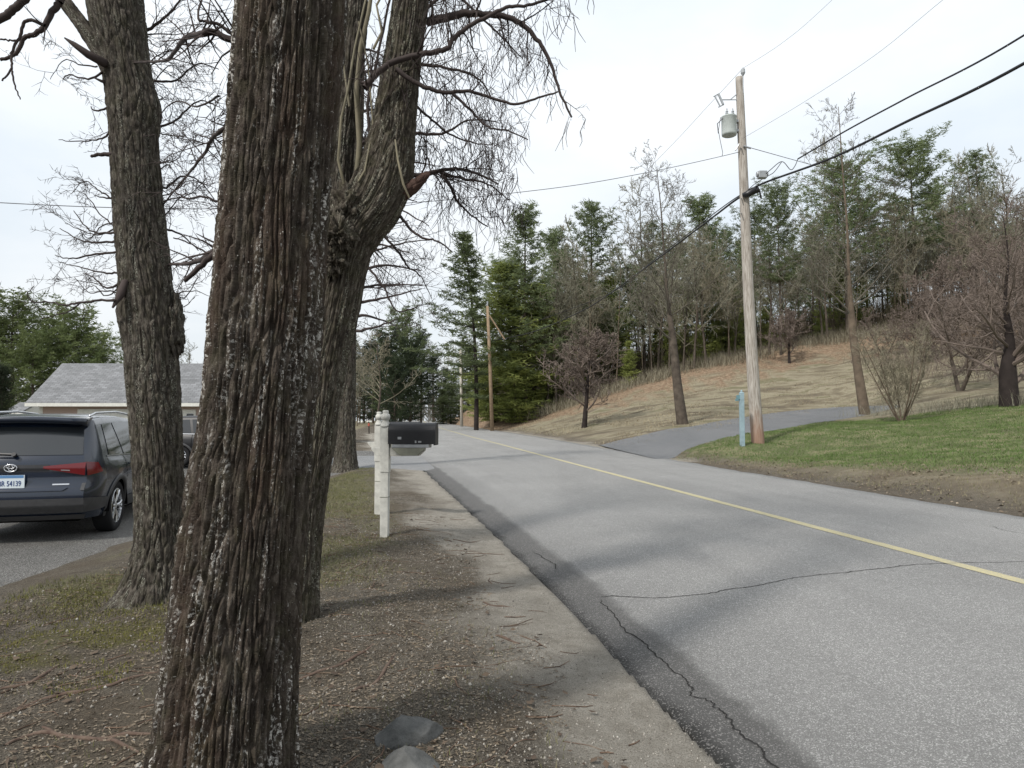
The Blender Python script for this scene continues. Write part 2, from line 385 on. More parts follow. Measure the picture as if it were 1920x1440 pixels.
c = m.mix(m.attr('field'), c, fieldc)
ln = m.noise(p, 1.1, 5, .6); lawnc = m.ramp(ln, [(.40, (.095, .105, .050)), (.49, (.105, .13, .055)), (.58, (.20, .19, .11))])
lawnc = m.mix(m.math('MULTIPLY', m.ramp(fine, [(.47, 0.0), (.55, 1.0)]), .5), lawnc, (.20, .18, .11))
gm = m.math('MULTIPLY', m.attr('lawn'), m.ramp(m.noise(p, 13, 4, .7), [(.25, .45), (.5, 1.0)])); c = m.mix(gm, c, lawnc)
lgc = m.mix(m.ramp(fine, [(.35, 0.0), (.65, 1.0)]), (.10, .105, .045), (.19, .175, .09))
c = m.mix(m.math('MULTIPLY', m.attr('strip'), m.ramp(mid, [(.35, .3), (.6, 1.0)])), c, lgc)
mc = m.mix(m.ramp(fine, [(.3, 0.0), (.7, 1.0)]), (.085, .080, .030), (.135, .128, .045)); c = m.mix(m.math('MULTIPLY', m.attr('moss'), m.ramp(fine, [(.44, .15), (.56, .9)])), c, mc)
lc = m.ramp(m.noise(p, 3.5, 6, .75), [(.38, (.12, .085, .058)), (.5, (.21, .145, .098)), (.62, (.32, .245, .17))])
c = m.mix(m.math('MULTIPLY', m.attr('litter'), m.ramp(m.noise(p, 1.7, 5, .7), [(.3, .5), (.5, 1.0)])), c, lc)
m.col(c); m.bump(m.math('ADD', m.math('MULTIPLY', mid, 1.2), m.math('ADD', fine, m.math('MULTIPLY', vf, .4))), .8, .035)
M['ground'] = m.m
ground = npmesh('ground', Vg, np.r_[Fq, cf[:, :4]][:len(Fq)], m.m, smooth=True,
    attrs=dict(sand=ext(np.clip(sand, 0, 1)), lawn=ext(np.clip(lawn, 0, 1)), strip=ext(np.clip(lgrass, 0, 1)), moss=ext(moss), litter=ext(np.clip(litter, 0, 1)), field=ext(fld)))
tag(ground, kind='structure')

# ------------------------------------------------------------------ road
ys = np.r_[np.linspace(-30, 1, 40)[:-1], np.geomspace(1, 320, 620)]
cols = np.r_[0, .02, np.linspace(.08, .9, 14), np.linspace(1, 8.0, 16) / 1.0]
V = []; us = []; nc = 0; rows = []
for y in ys:
    L = float(Lf(y)); R = float(Rf(y)); zb = float(base_z(y)); w_ = R - L
    je = (fbm(0, y, 1.4, 2, 2) * .05 + fbm(0, y, 7, 4, 3) * .035) * min(1, 25 / max(y, 1)); jr = fbm(5, y, .9, 7, 3) * .12
    row = []
    for i, s in enumerate(cols):
        t = s / 8.0; x = L + je * (1 - min(1, s / .9)) + t * w_ + jr * max(0, t - .8) * 5
        dip = -.025 * math.exp(-s / .12) - .02 * SS(np.array(.6 - s), 0, .6)
        crown = .06 * (1 - ((t - .5) * 2) ** 2)
        row.append((x, y, zb + crown + float(dip) + .004)); us.append((s, y, 0))
    V.append(row)
V = np.array(V); nr, nc = V.shape[:2]
lo_l = V[:, :1].copy(); lo_l[:, :, 2] -= .1; lo_l[:, :, 0] -= .035; lo_r = V[:, -1:].copy(); lo_r[:, :, 2] -= .1; lo_r[:, :, 0] += .03
U = np.array(us).reshape(nr, nc, 3); V = np.concatenate([lo_l, V, lo_r], 1); U = np.concatenate([U[:, :1], U, U[:, -1:]], 1); nc += 2
ix = np.arange(nr * nc).reshape(nr, nc); Fr = np.stack([ix[:-1, :-1], ix[:-1, 1:], ix[1:, 1:], ix[1:, :-1]], -1).reshape(-1, 4)
def asphalt(name, c1, c2, strip=True, speck=1.0):
    m = Mat(name, .72, .4); p = m.pos()
    a = m.noise(p, 200, 3, .75); b = m.noise(p, .5, 5, .6); v = m.voro(p, 150, 'F1', 'Color'); pz = m.noise(m.pos((1, .18, 1)), 1.1, 4, .6)
    base = m.mix(m.ramp(b, [(.35, 0.0), (.65, 1.0)]), c1, c2)
    bw = m.N.new("ShaderNodeRGBToBW"); m.link(v, bw.inputs[0])
    base = m.mix(m.math('MULTIPLY', m.ramp(bw.outputs[0], [(.62, 0.0), (.8, 1.0)]), .9 * speck), base, (.62, .61, .59))
    base = m.mix(m.math('MULTIPLY', m.ramp(a, [(.42, 1.0), (.50, 0.0)]), .75), base, tuple(x * .3 for x in c1))
    if strip:
        uvn = m.coord(attr='uvs', scale=(1.1, .035, 1)); base = m.mix(m.math('MULTIPLY', m.ramp(m.noise(uvn, 1.3, 4, .6), [(.42, 0.0), (.6, 1.0)]), .16), base, tuple(x * .6 for x in c1)); base = m.mix(m.math('MULTIPLY', m.ramp(m.noise(p, 26, 6, .8), [(.46, 0.0), (.56, 1.0)]), .28), base, tuple(x * .55 for x in c1))
    base = m.mix(m.math('MULTIPLY', m.ramp(pz, [(.52, 0.0), (.7, 1.0)]), .22), base, tuple(x * .5 for x in c1))
    if strip:
        sv = m.N.new("ShaderNodeAttribute"); sv.attribute_name = 'uvs'; sp = m.N.new("ShaderNodeSeparateXYZ"); m.link(sv.outputs['Vector'], sp.inputs[0])
        s = m.math('ADD', sp.outputs[0], m.math('MULTIPLY', m.math('SUBTRACT', m.noise(p, 1.6, 5, .7), .5), .22))
        k = m.ramp(s, [(.05, 1.0), (.12, .86), (.36, .78), (.46, .22), (1.0, 0.0)])
        base = m.mix(m.math('MULTIPLY', k, .92), base, (.040, .038, .036))
        base = m.mix(m.ramp(m.math('ADD', sp.outputs[0], m.math('MULTIPLY', m.math('SUBTRACT', m.noise(p, 22, 4, .8), .5), .12)), [(.035, .95), (.09, 0.0)]), base, (.018, .017, .015))
        base = m.mix(m.math('MULTIPLY', m.math('MULTIPLY', m.ramp(s, [(.30, 1.0), (.45, 0.0)]), m.ramp(bw.outputs[0], [(.72, 0.0), (.8, 1.0)])), .7), base, (.26, .25, .24))
    m.col(base); m.bump(m.math('ADD', a, bw.outputs[0]), .8, .009); return m.m
M['road'] = asphalt('asphalt_worn', (.255, .251, .242), (.315, .31, .30))
M['drive'] = asphalt('asphalt_driveway', (.115, .12, .128), (.15, .153, .158), False, .5)
M['drive_pale'] = asphalt('asphalt_pale', (.21, .215, .22), (.26, .26, .26), False, .4); M['yard'] = asphalt('asphalt_gravelly', (.068, .065, .059), (.12, .113, .10), False, .8)
rd = npmesh('road', V.reshape(-1, 3), Fr, M['road'], attrs=dict(uvs=U.reshape(-1, 3)), smooth=True); tag(rd, kind='structure')
def road_z(x, y):
    L = float(Lf(y)); R = float(Rf(y)); t = (x - L) / (R - L); s = t * 8
    return float(base_z(y)) + .06 * (1 - ((t - .5) * 2) ** 2) - .025 * math.exp(-s / .12) - .02 * float(SS(np.array(.6 - s), 0, .6)) + .004
def GR(px, py):
    a = P(px, py, 1.0) - Vector((0, 0, CH)); Y = 2.0
    for _ in range(60):
        zz = road_z(a.x * Y, Y); Y = (zz - CH) / a.z
    return (a.x * Y, Y)
# yellow line
m = Mat('yellow_paint_worn', .8, .25); p = m.pos(); a = m.noise(p, 60, 4, .75); b = m.noise(p, 3, 4, .6)
f = m.math('MAXIMUM', m.ramp(a, [(.40, 1.0), (.52, 0.0)]), m.ramp(b, [(.54, 0.0), (.66, .7)]))
m.col(m.mix(f, (.45, .40, .23), (.29, .28, .24))); M['yellow'] = m.m
V = []; 
for y in ys:
    if y < -20 or y > 200: continue
    c = float(Cf(y)); n_ = fbm(0, y, 6, 8, 2) * .008
    V += [(c - .08 + n_, y, road_z(c - .08, y) + .004), (c + .08 + n_, y, road_z(c + .08, y) + .004)]
k = len(V) // 2; tag(npmesh('road_centre_line', V, [(2 * i, 2 * i + 1, 2 * i + 3, 2 * i + 2) for i in range(k - 1)], M['yellow']), kind='structure')
# cracks in the asphalt
M['crack'] = simple('crack_dark', (.028, .027, .026), .95, .1)
def crack(pix, wid, seed):
    pts = cat_rom([GR(*q) for q in pix], 26); V = []
    for i, (x, y) in enumerate(pts):
        d = pts[min(i + 1, len(pts) - 1)] - pts[max(i - 1, 0)]; d = d / (np.linalg.norm(d) + 1e-9); nn = np.array([-d[1], d[0]])
        j = noise.noise(Vector((i * .35, seed, 0))) * .022 + noise.noise(Vector((i * .07, seed, 4))) * .05
        wv = wid * (.45 + .9 * abs(noise.noise(Vector((i * .5, seed, 9))))) * min(1, i / 6 + .1, (len(pts) - i) / 6 + .1)
        for sgn in (-1, 1):
            q = np.array([x, y]) + nn * (j + sgn * wv); V.append((q[0], q[1], road_z(q[0], q[1]) + .004))
    k = len(V) // 2; tag(npmesh('road_crack', V, [(2 * i, 2 * i + 1, 2 * i + 3, 2 * i + 2) for i in range(k - 1)], M['crack']), kind='structure')
crack([(1120, 1121), (1250, 1120), (1330, 1112), (1420, 1098), (1500, 1082), (1600, 1072), (1740, 1058), (1880, 1054), (2000, 1052)], .009, 1)
crack([(1128, 1124), (1155, 1160), (1215, 1215), (1285, 1278), (1300, 1300), (1345, 1330), (1400, 1385), (1455, 1440), (1520, 1510)], .0085, 2)
crack([(1000, 1036), (1030, 1052), (1046, 1068)], .008, 3)
crack([(1850, 985), (1900, 998), (1980, 1008)], .008, 4)
# driveways
def drape(name, near, far_, n1_, n2_, mat, lift):
    A = np.array(cat_rom(near, n1_)); B = np.array(cat_rom(far_, n1_)); V = []
    T_ = np.linspace(0, 1, n2_)
    for i in range(len(A)):
        for t in T_:
            q = A[i] * (1 - t) + B[i] * t; V.append((q[0], q[1]))
    V = np.array(V)
    jit = np.array([fbm(a, b, .8, 3, 3) for a, b in V]); ed = np.tile(np.where((T_ < .01) | (T_ > .99), 1, 0), len(A))
    V[:, 0] += jit * ed * .25; V[:, 1] += jit * ed * .25
    z = hz(V[:, 0], V[:, 1]) + lift; z = z - ed * .05
    ix = np.arange(len(A) * n2_).reshape(len(A), n2_); Fv = np.stack([ix[:-1, :-1], ix[:-1, 1:], ix[1:, 1:], ix[1:, :-1]], -1).reshape(-1, 4)
    o = npmesh(name, np.c_[V, z], Fv, mat, smooth=True); return tag(o, kind='structure')
drape('driveway', drive_near, drive_far, 14, 22, M['drive'], .03)
drape('driveway', [(-4.15, 2.5), (-4.25, 5.0), (-4.75, 7.4), (-4.9, 9.6), (-4.7, 13), (-4.6, 20.2), (-5.2, 30)], [(-26, 2.5), (-26, 5), (-26, 7.4), (-26, 9.6), (-26, 13), (-26, 20.2), (-26, 31)], 14, 40, M['yard'], .0)
drape('driveway', [(-2.2, 20.6), (-4.7, 20.9), (-8, 21.3), (-12, 21.6)], [(-3.6, 27.6), (-5.6, 26.5), (-8, 26.3), (-12, 26.2)], 12, 14, M['drive_pale'], .02)

from mathutils.bvhtree import BVHTree
_bvh = BVHTree.FromPolygons([tuple(v) for v in Vg], [tuple(int(i) for i in q) for q in Fq]); _dn = Vector((0, 0, -1))
def zmany(x, y):
    out = np.empty(len(x))
    for i, (a, b) in enumerate(zip(x, y)):
        h = _bvh.ray_cast(Vector((a, b, 80)), _dn)[0]; out[i] = h.z if h else 0
    return out
def H2(x, y): return float(zmany([x], [y])[0])
# ------------------------------------------------------------------ trees: big roadside trunks
def trunk_mesh(name, path, mat, parent, nv, step, amp, seed, flare=None, fr=7.0, fl=1.1, burls=()):
    """path rows (x,y,z,r); bark ridges displaced radially"""
    A = cat_rom(path, 24); d = np.r_[0, np.cumsum(np.linalg.norm(np.diff(A[:, :3], axis=0), axis=1))]
    n = max(8, int(d[-1] / step)); L = np.linspace(0, d[-1], n)
    C = np.stack([np.interp(L, d, A[:, k]) for k in range(4)], 1)
    V = []; Bk = []; th = np.linspace(0, 2 * math.pi, nv, endpoint=False); cs = np.cos(th); sn = np.sin(th)
    T = np.gradient(C[:, :3], axis=0); T /= np.linalg.norm(T, axis=1)[:, None]
    u = np.cross(T[0], [0, 1, 0]); u /= np.linalg.norm(u)
    nf = noise.noise; rf = noise.fractal
    for i in range(n):
        t = T[i]; u = u - t * (u @ t); u /= np.linalg.norm(u); w_ = np.cross(t, u); r0 = C[i, 3]
        for k in range(nv):
            x_ = cs[k] * r0 * fr; y_ = sn[k] * r0 * fr; z_ = L[i]
            wq = nf(Vector((x_ * .25 + seed, y_ * .25, z_ * 2.2))); w2 = nf(Vector((x_ * .6, y_ * .6 + seed, z_ * 7)))
            q = Vector((x_ + wq * .55 + w2 * .16 + seed, y_ + wq * .5 - w2 * .16, z_ * fl + wq * .7 + w2 * .25))
            F_ = noise.voronoi(q)[0]; e1 = min(1, (F_[1] - F_[0]) / .24)
            F_ = noise.voronoi(Vector((q.x * 2.0 + 5, q.y * 2.0, q.z * 3.2)))[0]; e2 = min(1, (F_[1] - F_[0]) / .30)
            n3 = rf(Vector((x_ * 1.6, y_ * 1.6, z_ * 16 + seed)), .6, 2.1, 3)
            big_ = nf(Vector((x_ * .35, y_ * .35, z_ * 1.6 + seed * 2)))
            fl_ = rf(Vector((x_ * .9 + 40, y_ * .9, z_ * 5 + seed)), .65, 2.3, 4)
            dd = amp * (1.25 * (e1 - .75) + .30 * (e2 - .6) * e1 + .22 * n3 + .5 * (round(fl_ * 3.2) / 3.2) * .7 + .3 * big_)
            lob = 1 + .06 * nf(Vector((cs[k] * .9 + seed, sn[k] * .9, L[i] * .35)))
            r = r0 * lob
            if flare:
                e = math.exp(-L[i] / flare[0]); r *= 1 + flare[1] * e * (.55 + .75 * abs(nf(Vector((cs[k] * 1.7, sn[k] * 1.7, seed * 3.3)))) * 2)
            for (bl, ba, br, bw) in burls:
                da = (th[k] - ba + math.pi) % (2 * math.pi) - math.pi
                r += br * math.exp(-((L[i] - bl) / bw) ** 2 - (da * r0 / bw) ** 2)
            V.append(C[i, :3] + (u * cs[k] + w_ * sn[k]) * (r + dd)); Bk.append((cs[k] * r0, sn[k] * r0, L[i]))
    ix = np.arange(n * nv).reshape(n, nv)
    Fv = np.stack([ix[:-1], np.roll(ix[:-1], -1, 1), np.roll(ix[1:], -1, 1), ix[1:]], -1).reshape(-1, 4)
    V = np.array(V) - np.array(parent.location)
    return npmesh(name, V, Fv, mat, parent, attrs=dict(bark=np.array(Bk)), smooth=True)
def pix_path(rows, Y, dY=0):
    """rows (py, xl, xr): silhouette edges -> centre path at distance Y"""
    out = []
    for i, (py, xl, xr) in enumerate(rows):
        yy = Y + dY * i; c = P((xl + xr) / 2, py, yy); out.append((c.x, c.y, c.z, (xr - xl) / 2 / F * yy))
    return out
RN = random.Random(5)
def rv(R): return Vector((R.uniform(-1, 1), R.uniform(-1, 1), R.uniform(-1, 1)))
def grow(mb, p, d, L, r, lvl, R, o):
    """recursive bare limb. o: dict(kids, up, wig, ratio, ends)"""
    n = 6 if lvl > 1 else (4 if lvl == 1 else 3); pts = [p.copy()]; rad = [r]; d = d.normalized(); seg = L / n
    for i in range(n):
        d = (d + rv(R) * o['wig'] + Vector((0, 0, o['up'])) * (.5 if lvl > 1 else 1)).normalized()
        p = p + d * seg; pts.append(p); rad.append(r * (1 - .72 * (i + 1) / n))
    mb.tube(pts, rad, 6 if lvl > 1 and r > .02 else (4 if r > .012 else 3))
    if lvl <= 0:
        o['ends'].append(pts[-1]); return
    k = o['kids'][lvl] if lvl < len(o['kids']) else 5
    for j in range(k):
        t = (j + R.random()) / k * .86 + .14; f = t * n; i = min(int(f), n - 1); q = pts[i].lerp(pts[i + 1], f - i)
        ax = (pts[i + 1] - pts[i]).normalized(); s = rv(R); s = (s - ax * s.dot(ax)).normalized()
        nd = ax * R.uniform(.45, .9) + s * R.uniform(.6, 1.0)
        grow(mb, q, nd, L * R.uniform(.38, .62) * (1.1 - .35 * t), max(o.get('rmin', .003), r * .5 * (1 - .45 * t)), lvl - 1, R, o)
def limb(mb, pix, Y, r0, r1, R, lvl=2, kids=(0, 3, 5), up=0, wig=.22, side=.35, density=1.0, ends=None, rmin=.0022, n=6, tl=.45):
    """hand placed limb through photo pixels (px,py[,dY]) plus automatic side twigs"""
    pts = [tuple(P(q[0], q[1], Y + (q[2] if len(q) > 2 else 0))) for q in pix]; C = cat_rom(pts, 6)
    C = [Vector(c) for c in C]; m = len(C)
    for i in range(1, m - 1): C[i] = C[i] + rv(R) * .0045 * (Y / 5)
    rad = [r0 + (r1 - r0) * (i / (m - 1)) for i in range(m)]; mb.tube(C, rad, n)
    o = dict(kids=kids, up=up, wig=wig, ends=ends if ends is not None else [], rmin=rmin)
    tot = sum((C[i + 1] - C[i]).length for i in range(m - 1)); k = int(tot / side * 3 * density)
    for j in range(k):
        i = R.randrange(1, m - 1); ax = (C[i + 1] - C[i]).normalized(); s = rv(R); s = (s - ax * s.dot(ax)).normalized()
        grow(mb, C[i], ax * R.uniform(.3, .8) + s * .9, tl * R.uniform(.5, 1.3), max(rmin, rad[i] * .42), lvl - 1, R, o)
    return C
def pods(name, ends, parent, R, nmax, length=(.08, .24)):
    V = []; Fc = []
    R.shuffle(ends)
    for e in ends[:nmax]:
        l = R.uniform(*length); sw = rv(R) * .09; b = len(V); r = .0035
        for i in range(4):
            t = i / 3; c = e + Vector((sw.x * t + .03 * math.sin(t * 3 + sw.x * 60) * t, sw.y * t, -l * t))
            rr_ = r * (1 - .8 * abs(t - .4))
            for a in (0, 2.1, 4.2): V.append((c.x + math.cos(a) * rr_, c.y + math.sin(a) * rr_, c.z))
        for i in range(3):
            for a in range(3): Fc.append((b + i * 3 + a, b + i * 3 + (a + 1) % 3, b + i * 3 + 3 + (a + 1) % 3, b + i * 3 + 3 + a))
    V = np.array(V) - np.array(parent.location)
    o = npmesh(name, V, Fc, M['twig'], parent); tag(o, kind='stuff'); return o
def high_crown(mb, base, R, n, spread, height, r, ends, lvl=3, lean=Vector((0, 0, 0))):
    o = dict(kids=(0, 3, 4, 5), up=.05, wig=.2, ends=ends, rmin=.004)
    for i in range(n):
        a = 2 * math.pi * (i + R.random()) / n; d = Vector((math.cos(a) * spread, math.sin(a) * spread, R.uniform(.5, 1.2))) + lean
        grow(mb, base + Vector((0, 0, R.uniform(0, height * .5))), d, height * R.uniform(.5, .9), r, lvl, R, o)

# --- tree A, the nearest trunk
YA = 2.8
rowsA = [(1575, 250, 568), (1440, 287, 550), (1200, 318, 561), (900, 359, 584), (850, 369, 587), (780, 380, 592), (600, 395, 610), (350, 415, 624), (0, 441, 655), (-400, 462, 668), (-900, 490, 690)]
baseA = P(409, 1575, YA); baseA.z = H(baseA.x, baseA.y)
A = empty('roadside_tree', baseA, 'thickest and closest trunk, dark shaggy reddish-brown bark streaked white', 'tree')
pa = pix_path(rowsA, YA); top = Vector(pa[-1][:3]); pa += [(top.x + .25, top.y + .2, top.z + 1.6, .15), (top.x + .5, top.y + .4, top.z + 3.4, .09), (top.x + .6, top.y + .6, top.z + 5, .03)]
pa = [(q[0], q[1], q[2], q[3] * .94) for q in pa]
trunk_mesh('trunk', pa[:-3], M['barkA'], A, 560, .0075, .017, 1.7, flare=(.25, .12), fr=40, fl=2.6, burls=((2.35, 5.2, .03, .14),))
trunk_mesh('upper_trunk', pa[-4:], M['barkA'], A, 60, .06, .015, 1.7, fr=20, fl=4)
R = random.Random(11); mb = MB(); endsA = []
YL = 2.85
limb(mb, [(462, 84), (432, 74), (400, 60), (378, 62), (345, 74, .4), (328, 98, .9), (310, 113, 1.5), (280, 116, 2.4), (235, 118, 3.4)], YL, .015, .008, R, 2, ends=endsA, up=.02, side=.3, density=.5, tl=.22)
limb(mb, [(462, 84), (436, 66), (415, 48), (385, 40), (372, 30), (384, -30, .2)], YL, .009, .004, R, 2, ends=endsA, up=.02, density=.8, tl=.25)
limb(mb, [(445, 225), (414, 246), (396, 262, .3), (385, 285, .6), (350, 330, 1.6), (302, 388, 3.0), (280, 410, 3.4)], 3.2, .013, .004, R, 3, kids=(0, 3, 4), ends=endsA, density=.9, tl=.26)
limb(mb, [(430, 462), (398, 474), (380, 486, .3), (352, 494, 1.2), (318, 496, 2.9), (290, 500, 3.4)], 3.1, .018, .009, R, 2, ends=endsA, density=.4, tl=.2)
limb(mb, [(430, 465), (394, 482), (372, 504), (345, 527)], 3.05, .017, .009, R, 1, ends=endsA, density=.12, tl=.1)
limb(mb, [(440, 385), (412, 380), (380, 368), (350, 372), (318, 352)], 3.3, .007, .003, R, 2, ends=endsA, density=1.2, tl=.24)
limb(mb, [(430, 488), (398, 478), (360, 458), (325, 446)], 3.3, .006, .003, R, 2, ends=endsA, density=1.0, tl=.24)
limb(mb, [(410, 180, .3), (370, 200, .5), (330, 190, .6), (300, 215, .7)], 3.3, .006, .003, R, 3, kids=(0, 3, 4), ends=endsA, density=1.0, tl=.26)
high_crown(mb, top + Vector((0, 0, .8)), R, 7, .8, 3.6, .06, endsA)
mb.build('limbs', M['twig'], A, smooth=True)
# --- tree B, forked
YB = 5.2
rowsB = [(1195, 478, 592), (1080, 505, 596), (930, 530, 611), (800, 552, 631), (680, 565, 650), (580, 580, 672), (480, 604, 692), (430, 616, 718), (375, 648, 757), (320, 672, 775), (220, 700, 780), (100, 722, 790), (0, 738, 804), (-200, 765, 822), (-600, 820, 865)]
baseB = P(535, 1195, YB); baseB.z = H(baseB.x, baseB.y)
B = empty('roadside_tree', baseB, 'forked tree with a thick steep limb and a broken stub over the verge', 'tree')
pb = pix_path(rowsB, YB)
trunk_mesh('trunk', pb, M['barkB'], B, 320, .011, .013, 5.1, flare=(.18, .22), fr=42, fl=2.6)
pl = pix_path([(470, 600, 660), (400, 604, 662), (340, 612, 661), (250, 625, 666), (100, 636, 684), (0, 642, 690), (-300, 655, 700)], YB + .1)
trunk_mesh('forked_stem', pl, M['barkC'], B, 130, .015, .012, 8.4, fr=42, fl=2.6)
bs = [P(744, 368, YB), P(772, 352, YB - .05), P(800, 328, YB - .1), P(806, 321, YB - .1)]
trunk_mesh('broken_stub', [(*bs[0], .062), (*bs[1], .050), (*bs[2], .026), (*bs[3], .006)], simple('torn_wood_reddish', (.085, .055, .045), .9, .1, 0, .35, 20, .6), B, 60, .01, .008, 2.2, fr=30, fl=9)
# knot in the crotch
def lump(name, c, s, mat, parent, seed, nlev=4, rough=.35, fr=1.6, smooth=True, facets=0):
    import bmesh
    bm = bmesh.new(); bmesh.ops.create_icosphere(bm, subdivisions=nlev, radius=1)
    for v in bm.verts:
        k = 1 + rough * noise.fractal(v.co * fr + Vector((seed, 0, 0)), .55, 2, 4); v.co = Vector((v.co.x * s[0] * k, v.co.y * s[1] * k, v.co.z * s[2] * k))
    if facets:
        Rf_ = random.Random(seed)
        for _ in range(facets):
            nn = rv(Rf_).normalized(); dd_ = Rf_.uniform(.55, .8); nn2 = Vector((nn.x / s[0], nn.y / s[1], nn.z / s[2]))
            for v in bm.verts:
                k = v.co.dot(nn2)
                if k > dd_: v.co -= Vector((nn.x * s[0], nn.y * s[1], nn.z * s[2])) * (k - dd_) * .92
        for v in bm.verts: v.co *= 1 + .035 * noise.fractal(v.co * 22, .6, 2, 4)
    me = bpy.data.meshes.new(name); bm.to_mesh(me); bm.free()
    at = me.attributes.new("bark", 'FLOAT_VECTOR', 'POINT'); co = np.zeros(len(me.vertices) * 3, dtype=np.float32); me.vertices.foreach_get('co', co); at.data.foreach_set('vector', co)
    if smooth: me.polygons.foreach_set("use_smooth", [True] * len(me.polygons))
    me.materials.append(mat); o = bpy.data.objects.new(name, me); SC.collection.objects.link(o)
    o.location = Vector(c) - (parent.location if parent else Vector((0, 0, 0)))
    if parent: o.parent = parent
    return o
lump('knot', P(636, 443, 4.95), (.085, .09, .12), M['barkB'], B, 3, 5, .8, 2.4)
lump('knot', P(652, 385, 5.05), (.10, .08, .14), M['barkB'], B, 8, 5, .6, 2.0)
lump('knot', P(626, 488, 4.98), (.07, .08, .10), M['barkB'], B, 12, 5, .7, 2.2)
R = random.Random(23); mb = MB(); endsB = []; podB = []
sp = MB()
# pale sprouts rising from the crotch
sp.tube([P(645, 345, 5.0), P(634, 300, 4.95), (P(640, 220, 4.95)), P(652, 170, 4.95), P(665, 90, 4.95), P(690, -20, 4.95)], [.011, .010, .009, .008, .008, .007], 8)
sp.tube([P(668, 345, 5.15), P(674, 270, 5.1), P(668, 170, 5.1), P(676, 90, 5.05), P(692, 20, 5), P(702, -60, 5)], [.022, .020, .019, .017, .016, .013], 8)
sp.tube([P(672, 340, 5.0), P(684, 320, 5.0), P(700, 240, 5.1), P(690, 120, 5.0), P(672, 40, 5.0)], [.008, .008, .007, .006, .005], 6)
sp.tube([P(741, 262, 4.95), P(746, 300, 4.9), P(756, 345, 4.88), P(768, 372, 4.9)], [.006, .008, .009, .006], 7)
sp.tube([P(655, 200, 5.0), P(648, 150, 5.0), P(636, 60, 5.1)], [.009, .008, .006], 5)
sp.tube([P(700, 92, 5.0), P(716, 60, 5.0), P(706, 10, 5.0), P(728, -30, 5)], [.010, .009, .008, .007], 6)
sp.build('sprouts', M['stem_pale'], B, smooth=True)
limb(mb, [(684, 165), (705, 140), (740, 115), (790, 102), (836, 92), (848, 74), (878, 50), (920, 28), (955, 12), (990, 10), (1045, -8)], YB - .25, .026, .009, R, 3, kids=(0, 4, 4), ends=podB, density=.8, tl=.34, up=-.05)
limb(mb, [(742, 130), (775, 152), (805, 166), (835, 174), (870, 170), (912, 180), (965, 195), (1010, 183), (1046, 172)], YB - .3, .018, .006, R, 3, kids=(0, 4, 4), ends=podB, density=.6, tl=.28, up=-.02)
limb(mb, [(800, 42), (835, 34), (870, 25), (905, 27), (950, 32), (985, 50), (1015, 85), (1035, 125), (1052, 178), (1072, 220)], YB + .2, .034, .007, R, 3, kids=(0, 3, 4), ends=podB, density=1.0, tl=.38, up=-.08)
limb(mb, [(845, 172), (880, 205), (915, 238), (950, 245), (990, 262)], YB - .2, .011, .004, R, 2, ends=podB, density=1.0, tl=.2, up=-.02)
limb(mb, [(782, 200), (810, 225), (850, 255), (890, 268), (922, 272)], YB + .3, .012, .004, R, 3, kids=(0, 4, 4), ends=podB, density=1.6, tl=.28, up=-.05)
limb(mb, [(768, 330), (800, 326), (826, 320), (860, 317), (900, 328), (935, 345)], YB + .5, .022, .006, R, 3, kids=(0, 4, 4), ends=podB, density=2.0, tl=.4, up=-.06)
limb(mb, [(826, 322), (845, 350), (858, 378), (880, 400), (915, 425)], YB + .6, .016, .005, R, 3, kids=(0, 3, 4), ends=podB, density=1.5, tl=.34, up=-.08)
limb(mb, [(826, 322), (870, 336), (915, 345), (955, 375)], YB + .9, .014, .004, R, 3, kids=(0, 3, 4), ends=podB, density=1.9, tl=.36, up=-.06)
limb(mb, [(747, 400), (768, 428), (792, 446), (820, 452), (848, 472)], YB, .012, .005, R, 2, ends=endsB, density=.3, tl=.2)
limb(mb, [(716, 440), (745, 470), (765, 500), (790, 520), (810, 560)], YB + .6, .012, .003, R, 3, kids=(0, 3, 4), ends=endsB, density=1.4, tl=.38)
limb(mb, [(700, 470), (760, 455), (810, 450)], YB + .9, .010, .003, R, 3, kids=(0, 3, 4), ends=endsB, density=1.4, tl=.36)
limb(mb, [(690, 500), (720, 540), (742, 582), (775, 578), (792, 570)], YB + 1.2, .012, .003, R, 3, kids=(0, 3, 4), ends=endsB, density=1.2, tl=.34)
limb(mb, [(780, 120), (850, 130), (900, 150), (930, 200)], YB + 1.2, .016, .004, R, 3, kids=(0, 4, 4), ends=podB, density=2.0, tl=.42, up=-.08)
limb(mb, [(776, 250), (830, 250), (880, 225), (935, 230)], YB + 1.3, .016, .004, R, 3, kids=(0, 4, 4), ends=podB, density=2.0, tl=.42, up=-.08)
limb(mb, [(795, 20), (850, -10), (930, 60), (980, 110)], YB + 1.3, .018, .004, R, 3, kids=(0, 4, 4), ends=podB, density=2.0, tl=.42, up=-.1)
limb(mb, [(700, 300), (690, 200), (710, 100), (735, -20)], YB + 1.0, .016, .010, R, 3, kids=(0, 3, 4), ends=endsB, density=1.6, tl=.3, up=.03)
tb = Vector(pb[-1][:3]); high_crown(mb, tb + Vector((0, 0, -.6)), R, 9, .9, 4.2, .06, endsB, lean=Vector((.25, 0, 0)))
tl_ = Vector(pl[-1][:3]); high_crown(mb, tl_ + Vector((0, 0, -.2)), R, 6, .8, 4.2, .06, endsB)
mb.build('limbs', M['twig'], B, smooth=True)
pods('seed_pods', podB, B, R, 950)
